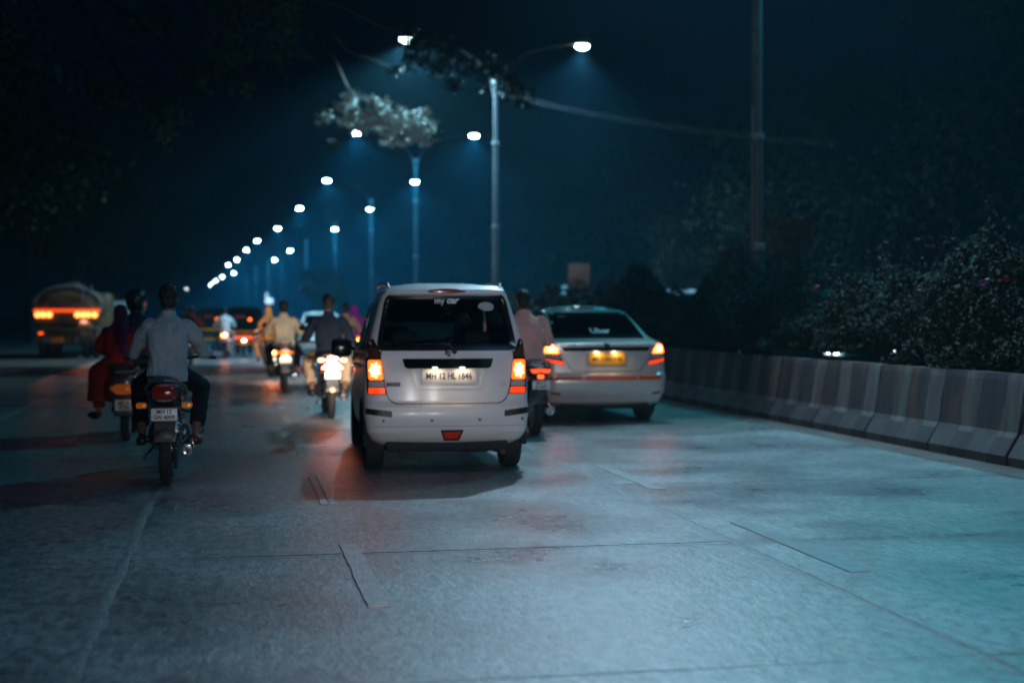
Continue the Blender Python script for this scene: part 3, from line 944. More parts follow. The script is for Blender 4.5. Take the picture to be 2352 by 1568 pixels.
# ================================================================== CARS
class Car:
    def __init__(s, wt, yr, yf, ztop, zbot, rc=.12, rcf=.28, bulge=.05, fb=.16, taper=.05):
        s.wt, s.yr, s.yf, s.zt, s.zb = wt, yr, yf, ztop, zbot
        s.rc, s.rcf, s.b, s.fb, s.tp = rc, rcf, bulge, fb, taper
    def w(s, z): return interp(s.wt, z)
    def rear(s, x, z):
        w = s.w(z); rc = min(s.rc, w * .45); ax = min(abs(x), w)
        y = interp(s.yr, z) + s.b * (ax / w) ** 2
        if ax > w - rc:
            q = ax - (w - rc)
            y += rc - math.sqrt(max(0, rc * rc - q * q))
        return y
    def front(s, x, z):
        w = s.w(z) * (1 - s.tp); rc = min(s.rcf, w * .5); ax = min(abs(x), w)
        y = interp(s.yf, z) - s.fb * (ax / w) ** 2
        if ax > w - rc:
            q = ax - (w - rc)
            y -= rc - math.sqrt(max(0, rc * rc - q * q))
        return y
    def side(s, y, z):
        y0 = s.rear(s.w(z), z); y1 = s.front(s.w(z), z)
        f = max(0, (y - (y0 + .6 * (y1 - y0))) / (.4 * (y1 - y0) + 1e-6))
        return s.w(z) * (1 - s.tp * min(1, f) ** 1.5)
    def ring(s, z, k=1.0, nx=15, ny=44, nf=12):
        pts = []
        w = s.w(z); rc = min(s.rc, w * .45)
        # right half: rear centre -> corner -> side -> front corner -> front centre
        half = []
        for i in range(nx): half.append((i / nx) * (w - rc))
        right = [(x, s.rear(x, z)) for x in half]
        for i in range(6):
            a = i / 5 * PI / 2
            x = w - rc + rc * math.sin(a); right.append((x, s.rear(x, z)))
        y0 = right[-1][1]
        wf = s.w(z) * (1 - s.tp); rf = min(s.rcf, wf * .5)
        y1 = s.front(wf, z)
        for i in range(1, ny):
            y = y0 + (y1 - y0) * i / ny
            right.append((s.side(y, z), y))
        for i in range(7):
            a = (1 - i / 6) * PI / 2
            x = wf - rf + rf * math.sin(a); right.append((x, s.front(x, z)))
        for i in range(1, nf): 
            x = (wf - rf) * (1 - i / nf); right.append((x, s.front(x, z)))
        right.append((0, s.front(0, z)))
        left = [(-x, y) for x, y in reversed(right[1:-1])]
        cy_ = (interp(s.yr, z) + interp(s.yf, z)) / 2
        return [(x * k, cy_ + (y - cy_) * k, z) for x, y in right + left]
    def body(s, name, mat, parent, zs, holes, arches):
        mb = MB(); rings = [s.ring(z) for z in zs]
        zt = zs[-1]
        for k, dz in ((.97, .008), (.9, .018), (.75, .030), (.5, .040), (.25, .044), (.02, .046)):
            rings.append([(x, y, z + dz) for x, y, z in s.ring(zt, k)])
        rings.insert(0, s.ring(zs[0], .9)); rings.insert(0, s.ring(zs[0], .02))
        mb.loft(rings)
        me = mb.mesh(name)
        bm = bmesh.new(); bm.from_mesh(me)
        dl = []
        for f in bm.faces:
            c = f.calc_center_median()
            if any(h(c, f.normal) for h in holes): dl.append(f)
            elif any(abs(c.x) > .45 and (c.y - ay) ** 2 + (c.z - az) ** 2 < ar * ar for ay, az, ar in arches): dl.append(f)
        bmesh.ops.delete(bm, geom=dl, context='FACES')
        bm.to_mesh(me); bm.free()
        return link_mesh(name, me, mat, parent, angle=28)

def inpoly(x, y, poly):
    c = False; n = len(poly); j = n - 1
    for i in range(n):
        xi, yi = poly[i]; xj, yj = poly[j]
        if (yi > y) != (yj > y) and x < (xj - xi) * (y - yi) / (yj - yi + 1e-12) + xi: c = not c
        j = i
    return c

def patch(name, poly, mapf, off, th, mat, parent, step=.04, angle=30):
    """poly in 2D, cut on a grid, mapped on a surface and thickened"""
    bm = bmesh.new()
    vs = [bm.verts.new((p[0], p[1], 0)) for p in poly]
    bm.faces.new(vs)
    xs = [p[0] for p in poly]; ys = [p[1] for p in poly]
    for ax, lo, hi in ((0, min(xs), max(xs)), (1, min(ys), max(ys))):
        n = max(1, int(math.ceil((hi - lo) / step)))
        for i in range(1, n):
            q = lo + (hi - lo) * i / n
            co = [0, 0, 0]; co[ax] = q; no = [0, 0, 0]; no[ax] = 1
            bmesh.ops.bisect_plane(bm, geom=bm.verts[:] + bm.edges[:] + bm.faces[:], plane_co=co, plane_no=no, dist=1e-6)
    bmesh.ops.triangulate(bm, faces=[f for f in bm.faces if len(f.verts) > 4])
    r = bmesh.ops.extrude_face_region(bm, geom=bm.faces[:])
    newv = set(v for v in r['geom'] if isinstance(v, bmesh.types.BMVert))
    for v in bm.verts:
        v.co = Vector(mapf(v.co.x, v.co.y, off if v in newv else off - th))
    bmesh.ops.recalc_face_normals(bm, faces=bm.faces)
    me = bpy.data.meshes.new(name); bm.to_mesh(me); bm.free()
    return link_mesh(name, me, mat, parent, angle=angle)

def roundpoly(poly, r=.02, n=3):
    out = []; m = len(poly)
    for i in range(m):
        a = Vector(poly[i - 1]); b = Vector(poly[i]); c = Vector(poly[(i + 1) % m])
        ra = min(r, (a - b).length * .45, (c - b).length * .45)
        p0 = b + (a - b).normalized() * ra; p1 = b + (c - b).normalized() * ra
        for k in range(n + 1):
            t = k / n
            q = p0.lerp(b, t).lerp(b.lerp(p1, t), t)
            out.append((q.x, q.y))
    return out
def grow(poly, d):
    cx = sum(p[0] for p in poly) / len(poly); cy_ = sum(p[1] for p in poly) / len(poly)
    w = max(p[0] for p in poly) - cx; h = max(p[1] for p in poly) - cy_
    return [(cx + (x - cx) * (1 + d / w), cy_ + (y - cy_) * (1 + d / h)) for x, y in poly]
def ringpatch(name, outer, inner, mapf, off, th, mat, parent, sub=4):
    mb = MB(); n = len(outer)
    def dens(p):
        q = []
        for i in range(n):
            a = p[i]; b = p[(i + 1) % n]
            for k in range(sub): q.append((a[0] + (b[0] - a[0]) * k / sub, a[1] + (b[1] - a[1]) * k / sub))
        return q
    o, i_ = dens(outer), dens(inner); m = len(o)
    R = [[mapf(x, y, off - th) for x, y in o], [mapf(x, y, off) for x, y in o], [mapf(x, y, off) for x, y in i_], [mapf(x, y, off - th) for x, y in i_]]
    vs = sum(R, []); fs = []
    for r in range(4):
        for k in range(m):
            k2 = (k + 1) % m; r2 = (r + 1) % 4
            fs.append((r * m + k, r * m + k2, r2 * m + k2, r2 * m + k))
    mb.add(vs, fs)
    return mb.build(name, mat, parent)

def wheel(parent, x, y, r, w, sx, rim=None):
    t = MB(); h = w / 2
    t.lathe([(r * .66, -h * .8), (r * .80, -h), (r * .95, -h * .98), (r * .99, -h * .8), (r, -h * .5), (r, h * .5), (r * .99, h * .8), (r * .95, h * .98), (r * .80, h), (r * .66, h * .8)], (0, 0, 0), 'X', 30, closed=True)
    for k in (-.35, 0, .35):
        t.lathe([(r * .99, k * w - .006), (r * 1.006, k * w - .012 + .012), (r * .99, k * w + .006)], (0, 0, 0), 'X', 30, closed=True)
    e = t.build('wheel', M_RUB, parent)
    e.location = (x, y, r)
    m = MB()
    m.lathe([(r * .66, -h * .75), (r * .6, -h * .5), (r * .6, h * .5), (r * .66, h * .75), (r * .64, h * .6), (r * .15, h * .55), (r * .12, h * .7), (.001, h * .72)] if sx > 0 else
            [(r * .66, h * .75), (r * .6, h * .5), (r * .6, -h * .5), (r * .66, -h * .75), (r * .64, -h * .6), (r * .15, -h * .55), (r * .12, -h * .7), (.001, -h * .72)], (0, 0, 0), 'X', 24)
    m.build('rim', rim or M_ALLOY, e)
    return e

def seat(mb, x, y, w=.46, top=1.0, hr=True):
    mb.box((x, y, top - .28), (w, .14, .56), rot=(-.18, 0, 0), bev=.05)
    mb.box((x, y + .25, top - .52), (w, .5, .14), bev=.05)
    if hr: mb.box((x, y - .07, top + .09), (.25, .09, .17), bev=.04)

M_WPAINT = pbr('white_car_paint', (.80, .80, .80), .36, coat=.12, noise_amt=.10, noise_scale=1.6)
M_WPAINT.node_tree.nodes['Principled BSDF'].inputs['Coat Roughness'].default_value = .12
M_SILVER = pbr('pearl_silver_paint', (.74, .71, .68), .3, metal=.25, coat=.6)
M_REDOFF = pbr('red_lens_off', (.28, .015, .01), .15, coat=.5)
M_AMB = pbr('amber_lens_off', (.5, .16, .01), .2)
M_SMOKE = pbr('smoked_lens', (.05, .02, .015), .12, coat=1)
M_CLEAR = pbr('clear_lens', (.55, .55, .53), .12, coat=1)
M_TAIL = lamp_glow('lit_brake_lens', (1.5, .38, .05), (.9, .045, .004), 7)
M_TAIL2 = lamp_glow('lit_sedan_lens', (1.5, .26, .045), (1.0, .05, .008), 24)
M_TAILR = pbr('lit_red_strip', (.2, .01, .005), .2, emit=(1, .05, .006), estr=1.3)
M_CORE = pbr('bulb_core', (1, 1, 1), .2, emit=(1.0, .8, .5), estr=9)
M_PL_LAMP = pbr('plate_lamp_lens', (1, 1, 1), .3, emit=(1, .75, .5), estr=1.2)

def smap(C, side):
    return lambda y, z, off: (side * (C.side(y, z) + off), y, z)
def rmap(C):
    return lambda x, z, off: (x, C.rear(x, z) - off, z)
def fmap(C):
    return lambda x, z, off: (x, C.front(x, z) + off, z)

def car_common(C, root, bodymat, zs, rearwin, sidewins, frontwin, arches, doors, glass, tyre=.165, wr=.285, wb=(0.62, 2.98), track=.63):
    rw_mid = grow(rearwin, .02) if rearwin else None
    holes = []
    if rearwin: holes.append(lambda c, n: c.y < 1.4 and n.y < -.12 and inpoly(c.x, c.z, rw_mid))
    holes.append(lambda c, n: n.y > .15 and c.y > 1.6 and inpoly(c.x, c.z, frontwin))
    for sw in sidewins:
        g_ = grow(sw, .01)
        holes.append(lambda c, n, g_=g_: abs(n.x) > .5 and inpoly(c.y, c.z, g_))
    b = C.body('body', bodymat, root, zs, holes, arches)
    if rearwin:
        ringpatch('rear_window_frame', grow(rearwin, .045), grow(rearwin, -.005), rmap(C), .004, .02, M_TRIM, root)
        rg_ = patch('rear_window', rearwin, rmap(C), -.002, .005, glass, root, .06)
    patch('windscreen', frontwin, fmap(C), -.002, .006, glass, root, .08)
    ringpatch('windscreen_frame', grow(frontwin, .05), grow(frontwin, -.01), fmap(C), .003, .02, M_TRIM, root)
    for sd in (-1, 1):
        for sw in sidewins:
            patch('side_window', sw, smap(C, sd), -.002, .005, glass, root, .08)
            ringpatch('window_frame', grow(sw, .035), grow(sw, -.008), smap(C, sd), .003, .02, M_TRIM, root)
        for dr in doors:
            dpoly = roundpoly(dr, .05)
            d = ringpatch('door', grow(dpoly, .005), grow(dpoly, -.004), smap(C, sd), .0015, .01, M_TRIM, root)
            y0 = min(p[0] for p in dr); 
            h = MB(); zc = max(p[1] for p in dr) - .14
            hx = C.side(y0 + .12, zc)
            h.tube([(sd * (hx - .01), y0 + .04, zc), (sd * (hx + .028), y0 + .06, zc), (sd * (hx + .028), y0 + .2, zc), (sd * (hx - .01), y0 + .22, zc)], .012, 6)
            h.build('handle', bodymat, d)
        for ay, az, ar in arches:
            a = MB()
            pts = [(sd * (C.side(ay, az + .1) + .002), ay + ar * math.cos(q), az + ar * math.sin(q)) for q in [PI * (-.06 + 1.12 * i / 18) for i in range(19)]]
            a.tube(pts, .022, 6)
            ln = []
            for q in [PI * (-.1 + 1.2 * i / 18) for i in range(19)]:
                ln.append([(sd * .44, ay + ar * math.cos(q), az + ar * math.sin(q)), (sd * (C.side(ay, az) - .005), ay + ar * math.cos(q), az + ar * math.sin(q))])
            vs = sum(ln, []); fs = [(2 * i, 2 * i + 1, 2 * i + 3, 2 * i + 2) for i in range(18)]
            a.add(vs, fs)
            a.build('wheel_arch', M_DARK, root)
    for (ay, az, ar), yy in zip(arches, wb):
        for sd in (-1, 1):
            wheel(root, sd * track, ay, wr, tyre, sd)
    # cabin
    cab = MB()
    top = zs[-1]
    cab.box((0, 1.75, .32), (1.2, 2.3, .06))
    cab.build('floor_pan', M_DARK, root)
    return b

def plate(parent, loc, w, h, mat, lines, size, name='number_plate', rx=PI / 2, lm=None, xs=.9, glow=0):
    m = MB(); m.box((0, 0, 0), (w, .008, h), bev=.003)
    p = m.build(name, mat, parent); p.location = loc; p.rotation_euler = (rx - PI / 2, 0, 0)
    k = len(lines)
    for i, s_ in enumerate(lines):
        text('lettering', s_, size, lm or M_INK, p, (0, -.006, ((k - 1) / 2 - i) * size * .95), xs=xs, bold=size * .018)
    if glow:
        for sx in (-.25, .25):
            ld = bpy.data.lights.new('plate_lamp', 'SPOT'); ld.energy = glow; ld.color = (1, .72, .46); ld.shadow_soft_size = .03
            ld.spot_size = math.radians(150); ld.spot_blend = .6
            lo = bpy.data.objects.new('plate_lamp', ld); COL.objects.link(lo); lo.parent = p
            lo.location = (sx * w, -.075, h * .5 + .004); lo.rotation_euler = (math.radians(42), 0, 0)
    return p

def headlight_beam(root, x, y, z, W, col=(1, .87, .74), down=4.5):
    ld = bpy.data.lights.new('headlight_beam', 'SPOT'); ld.energy = W; ld.color = col
    ld.spot_size = math.radians(46); ld.spot_blend = 1.0; ld.shadow_soft_size = .05
    lo = bpy.data.objects.new('headlight_beam', ld); COL.objects.link(lo); lo.parent = root
    lo.location = (x, y, z); lo.rotation_euler = (math.radians(90 - down), 0, 0)

# ---------------- white hatchback
def hatchback():
    g = P(1031, 12.55)
    root = empty('hatchback_car', (g.x, g.y, 0), math.radians(-1.9), 'white tall hatchback with brake lights on in the middle of the road', 'car')
    C = Car(
        wt=[(.24, .60), (.29, .675), (.36, .715), (.5, .735), (.75, .738), (1.0, .728), (1.1, .705), (1.3, .655), (1.5, .60), (1.58, .572), (1.625, .53), (1.65, .44)],
        yr=[(.24, .16), (.29, .07), (.36, .02), (.5, .0), (.585, .008), (.61, .035), (.64, .055), (.9, .065), (1.06, .085), (1.11, .10), (1.5, .205), (1.56, .215), (1.60, .20), (1.63, .24), (1.65, .36)],
        yf=[(.24, 3.35), (.35, 3.48), (.6, 3.52), (.78, 3.45), (.90, 3.25), (.98, 2.95), (1.03, 2.78), (1.5, 2.12), (1.58, 1.98), (1.65, 1.6)],
        ztop=1.65, zbot=.24, rc=.11, bulge=.045)
    zs = [.24, .265, .29, .32, .36, .4, .45, .5, .55, .585, .597, .61, .625, .64] + [.67 + .03 * i for i in range(13)] + [1.06, 1.085, 1.11, 1.13] + [1.155 + .025 * i for i in range(16)] + [1.55, 1.56, 1.58, 1.60, 1.615, 1.63, 1.64, 1.65]
    rw = roundpoly([(-.585, 1.115), (.585, 1.115), (.565, 1.25), (.50, 1.545), (-.50, 1.545), (-.565, 1.25)], .07, 3)
    fw = [(-.6, 1.05), (.6, 1.05), (.5, 1.52), (-.5, 1.52)]
    sw = [roundpoly(q, .05) for q in ([(.42, 1.12), (.92, 1.10), (.95, 1.50), (.52, 1.50)], [(1.0, 1.10), (1.68, 1.08), (1.66, 1.5), (1.02, 1.5)], [(1.75, 1.08), (2.55, 1.06), (2.1, 1.48), (1.73, 1.5)])]
    arches = [(.62, .29, .345), (2.98, .29, .345)]
    doors = [[(1.0, .34), (1.68, .34), (1.68, 1.05), (.98, 1.05)], [(1.74, .34), (2.55, .34), (2.62, 1.03), (1.74, 1.05)]]
    car_common(C, root, M_WPAINT, zs, rw, sw, fw, arches, doors, M_GLASS, track=.632)
    R = rmap(C)
    # tailgate shut line
    tg = roundpoly([(-.585, 1.13), (-.60, .95), (-.53, .66), (-.47, .615), (.47, .615), (.53, .66), (.60, .95), (.585, 1.13)], .07, 3)
    ringpatch('tailgate_seam', grow(tg, .006), grow(tg, -.003), R, .0015, .006, M_TRIM, root)
    # bumper lower step line
    patch('bumper_crease', [(-.69, .412), (.69, .412), (.69, .419), (-.69, .419)], R, .002, .004, pbr('crease_grey', (.4, .4, .41), .5), root, .05)
    for sd in (-1, 1):
        P4 = lambda q: [(sd * x, z) for x, z in q]
        hous = roundpoly(P4([(.70, .695), (.715, .72), (.722, 1.0), (.705, 1.17), (.655, 1.19), (.60, 1.08), (.575, .90), (.545, .72), (.55, .695)]), .015)
        tl = patch('tail_light', hous, R, .010, .02, M_SMOKE, root, .03)
        patch('red_lens', roundpoly(P4([(.70, .702), (.545 + .012, .702), (.56, .757), (.702, .757)]), .01), R, .014, .004, M_TAILR, tl, .03)
        patch('clear_lens', roundpoly(P4([(.70, .766), (.562, .766), (.568, .815), (.702, .815)]), .01), R, .014, .004, M_CLEAR, tl, .03)
        patch('brake_lens', roundpoly(P4([(.700, .825), (.572, .825), (.594, 1.00), (.705, 1.00)]), .02), R, .016, .006, M_TAIL, tl, .03)
        # faceted reflector rays round the bulb
        rm = MB(); c0 = (sd * .645, .91)
        for k in range(14):
            a = 2 * PI * k / 14; r1 = .022; r2 = .062 if k % 2 else .05
            p = []
            for rr, da in ((r1, -.05), (r2, -.03), (r2, .03), (r1, .05)):
                x = c0[0] + rr * .85 * math.cos(a + da); z = c0[1] + rr * 1.15 * math.sin(a + da)
                p.append(R(x, z, .018))
            rm.add(p, [(0, 1, 2, 3)])
        rm.ell(R(c0[0], c0[1], .014), (.026, .01, .03), 12, 8)
        rm.build('bulb', M_CORE, tl)
        patch('indicator_lens', roundpoly(P4([(.70, 1.03), (.60, 1.03), (.625, 1.09), (.70, 1.14)]), .015), R, .014, .004, pbr('amber_smoke', (.11, .05, .03), .15, coat=1), tl, .03)
        patch('bumper_strip', roundpoly(P4([(.50, .498), (.728, .525), (.728, .578), (.50, .552)]), .01), R, .012, .02, M_BLK, root, .04)
        # roof rail
        rr_ = MB(); rr_.tube([(sd * .50, .32, 1.635), (sd * .515, .42, 1.675), (sd * .52, 1.0, 1.69), (sd * .5, 1.9, 1.68), (sd * .49, 2.0, 1.64)], [.012, .016, .016, .016, .012], 8)
        rr_.build('roof_rail', M_MET, root)
        # door mirror
        mm = MB(); mm.box((sd * .845, 2.42, 1.06), (.21, .11, .19), bev=.04)
        mm.tube([(sd * .70, 2.44, 1.04), (sd * .80, 2.43, 1.09)], [.025, .022], 8)
        mo = mm.build('door_mirror', M_BLK, root)
        gm = MB(); gm.box((sd * .845, 2.362, 1.06), (.16, .004, .13), bev=.001); gm.build('mirror_glass', M_TRIM, mo)
        # headlights
        patch('headlight', roundpoly([(sd * .40, .68), (sd * .66, .68), (sd * .66, .84), (sd * .45, .80)], .03), fmap(C), .006, .02, M_CLEAR, root, .04)
        # mudflap
        mf = MB(); mf.box((sd * .63, .95, .22), (.17, .01, .16), bev=.004); mf.build('mud_flap', M_RUB, root)
    for sd in (-1, 1): headlight_beam(root, sd * .55, 3.62, .76, 800)
    # spoiler with brake lamp
    sp = MB(); rings = []
    for i in range(21):
        x = -.535 + 1.07 * i / 20
        e = 1 - (abs(x) / .535) ** 6
        y = C.rear(x, 1.58)
        rings.append([(x, y + .02, 1.56), (x, y - .045 * e - .005, 1.585), (x, y - .04 * e, 1.615 + .012 * e), (x, y + .12, 1.655 + .01 * e), (x, y + .12, 1.60)])
    sp.loft(rings); spo = sp.build('spoiler', M_WPAINT, root)
    sb = MB(); rings = []
    for i in range(13):
        x = -.17 + .34 * i / 12; y = C.rear(x, 1.58) - .05; e = 1 - (abs(x) / .175) ** 2.5
        rings.append([(x, y - .006, 1.608 - .018 * e), (x, y - .010, 1.608), (x, y - .004, 1.612 + .022 * e), (x, y + .02, 1.612 + .022 * e), (x, y + .02, 1.59)])
    sb.loft(rings); sb.build('high_brake_light', pbr('dim_red_lamp', (.10, .015, .01), .12, coat=1, emit=(1, .12, .03), estr=.04), spo)
    m = MB(); m.lathe([(.009, -.006), (.009, .004)], (-.20, C.rear(-.2, 1.56) - .012, 1.563), 'Y', 10); m.build('washer_nozzle', M_BLK, spo)
    # garnish, recess, plate
    patch('plate_garnish', roundpoly([(-.405, 1.012), (.405, 1.012), (.385, .94), (.36, .925), (-.36, .925), (-.385, .94)], .01), R, .032, .035, pbr('dark_chrome', (.08, .10, .11), .08, metal=1), root, .03)
    rec = roundpoly([(-.33, .922), (.33, .922), (.27, .765), (-.27, .765)], .02)
    ringpatch('plate_recess', grow(rec, .016), rec, R, .012, .016, M_WPAINT, root)
    plate(root, (0.005, C.rear(0, .86) - .018, .855), .49, .128, M_PLATE, ['MH 12 HL 1846'], .078, xs=.80, glow=.75)
    for sx in (-.12, .12):
        q = MB(); q.box((sx, C.rear(0, .93) - .05, .934), (.05, .03, .012), bev=.004); q.build('plate_lamp_lens', M_PL_LAMP, root)
    # emblem: plain stylised letter-like mark of crossed strokes
    em = MB()
    ey = C.rear(0, 1.06) - .012
    for (x0, z0, x1, z1) in ((-.026, 1.083, .024, 1.062), (-.024, 1.062, .026, 1.083 - .02), (-.026, 1.055, .024, 1.034), (.0, 1.09, -.022, 1.07), (.0, 1.03, .022, 1.048)):
        em.tube([(x0, ey, z0), (x1, ey, z1)], .006, 6)
    em.build('emblem', M_CHR, root)
    # wiper
    wi = MB()
    wi.tube([(.055, C.rear(.05, 1.09) - .02, 1.085), (.01, C.rear(0, 1.13) - .03, 1.135), (-.07, C.rear(0, 1.15) - .03, 1.145)], [.016, .012, .008], 8)
    wi.tube([(-.30, C.rear(-.3, 1.138) - .012, 1.138), (.0, C.rear(0, 1.15) - .014, 1.15)], .007, 6)
    wi.ell((.058, C.rear(.05, 1.08) - .022, 1.08), (.024, .02, .03), 10, 6)
    wi.build('rear_wiper', M_BLK, root)
    # badges
    b = MB(); b.box((-.485, C.rear(-.48, .785) - .004, .785), (.125, .005, .034), rot=(0, 0, -.05), bev=.001)
    bo = b.build('name_badge', pbr('badge_grey', (.10, .11, .14), .4), root)
    text('badge_lettering', 'vxi', .034, M_MET, root, (.50, C.rear(.5, .80) - .006, .80), rot=(PI / 2, 0, .06))
    text('badge_lettering', 'K-next', .020, M_MET, root, (.50, C.rear(.5, .775) - .006, .775), rot=(PI / 2, 0, .06))
    # window stickers
    text('window_sticker', 'my', .075, M_WHT, root, (-.062, C.rear(0, 1.52) - .006, 1.523), rot=(PI / 2 - .255, 0, 0), bold=.001)
    text('window_sticker', 'car', .082, M_WHT, root, (.052, C.rear(0, 1.52) - .006, 1.528), rot=(PI / 2 - .255, 0, 0), shear=.3, bold=.003)
    patch('round_sticker', [(.36 + .072 * math.cos(a) + (.012 if math.sin(a) < -.5 else 0), 1.475 + .040 * math.sin(a)) for a in [2 * PI * k / 18 for k in range(18)]], R, .002, .002, pbr('pale_paper', (.42, .44, .46), .7), root, .04)
    # parking sensors
    for x, z in ((-.575, .468), (-.15, .470), (.275, .472), (.665, .475)):
        m = MB(); m.lathe([(.013, -.004), (.013, .008), (.010, .010)], (0, 0, 0), 'Y', 12)
        o_ = m.build('parking_sensor', M_BLK, root); o_.location = (x, C.rear(x, z) - .006, z)
    # low fog reflector in bumper
    fr = [( -.095 + .065, .368), (.155 - .065 + .0, .368), (.062, .300), (-.005, .300)]
    fr = [(-.085 + .03, .365), (.115, .365), (.085, .300), (-.025, .300)]
    ringpatch('fog_lamp_frame', grow(fr, .018), fr, R, .012, .02, M_TRIM, root)
    patch('fog_lamp', fr, R, .006, .012, pbr('fog_red', (.10, .008, .004), .12, coat=1, emit=(1, .06, .01), estr=.10), root, .03)
    # underbody
    u = MB()
    u.box((0, .22, .235), (1.10, .22, .10), bev=.03)
    u.tube([(-.55, .62, .27), (.55, .62, .27)], .04, 8)
    u.box((.05, 1.0, .25), (.9, .6, .16), bev=.05)
    u.build('underbody', M_DARK, root)
    ex = MB(); ex.ell((.28, .38, .215), (.22, .12, .07), 14, 8); ex.tube([(.42, .25, .20), (.50, .10, .175)], [.03, .026], 10)
    ex.build('exhaust_silencer', pbr('rusty_metal', (.12, .07, .045), .7, metal=.4), root)
    h = MB(); h.tube([(-.42, .12, .19), (-.42, .10, .15), (-.38, .10, .14)], .012, 6); h.build('tow_hook', M_DARK, root)
    # interior
    it = MB()
    it.box((0, .82, .80), (1.18, .16, .62), rot=(-.2, 0, 0), bev=.06)
    for x in (-.34, .34): it.box((x, .68, 1.17), (.24, .09, .15), bev=.04)
    it.build('rear_seat', M_SEATF, root)
    for x in (-.34, .36):
        s_ = MB(); seat(s_, x, 1.74, .48, 1.12); s_.build('front_seat', M_SEATF, root)
    d = MB(); d.box((0, 2.62, .88), (1.2, .35, .26), bev=.08); d.build('dashboard', M_SEATF, root)
    d = MB(); d.box((0, 2.3, 1.43), (.24, .03, .07), bev=.012); d.build('interior_mirror', M_BLK, root)
    d = MB(); pts = [(.33 + .17 * math.cos(a), 2.35 + .04 * math.sin(a), 1.0 + .17 * math.sin(a)) for a in [2 * PI * k / 20 for k in range(20)]]
    d.tube(pts, .014, 6, closed=True); d.build('steering_wheel', M_BLK, root)
    # driver silhouette
    drv = MB(); drv.ell((.36, 1.88, 1.30), (.085, .10, .125)); drv.cap((.36, 1.88, 1.05), (.36, 1.88, 1.22), .07, .055)
    drv.ell((.36, 1.88, .92), (.23, .13, .27)); drv.cap((.56, 1.9, 1.05), (.58, 2.15, .92), .05, .045); drv.cap((.58, 2.15, .92), (.46, 2.32, 1.05), .045, .035)
    drv.cap((.16, 1.9, 1.05), (.14, 2.15, .92), .05, .045); drv.cap((.14, 2.15, .92), (.22, 2.32, 1.05), .045, .035)
    dp = remesh('person', drv, pbr('dark_shirt', (.05, .05, .06), .9), None, .02, 3)
    dp.location = (g.x, g.y, 0); dp.rotation_euler = (0, 0, math.radians(-1.9))
    tagset(dp, 'dark silhouette of the driver seen through the rear window of the white hatchback', 'person')
    return root
HB = hatchback()

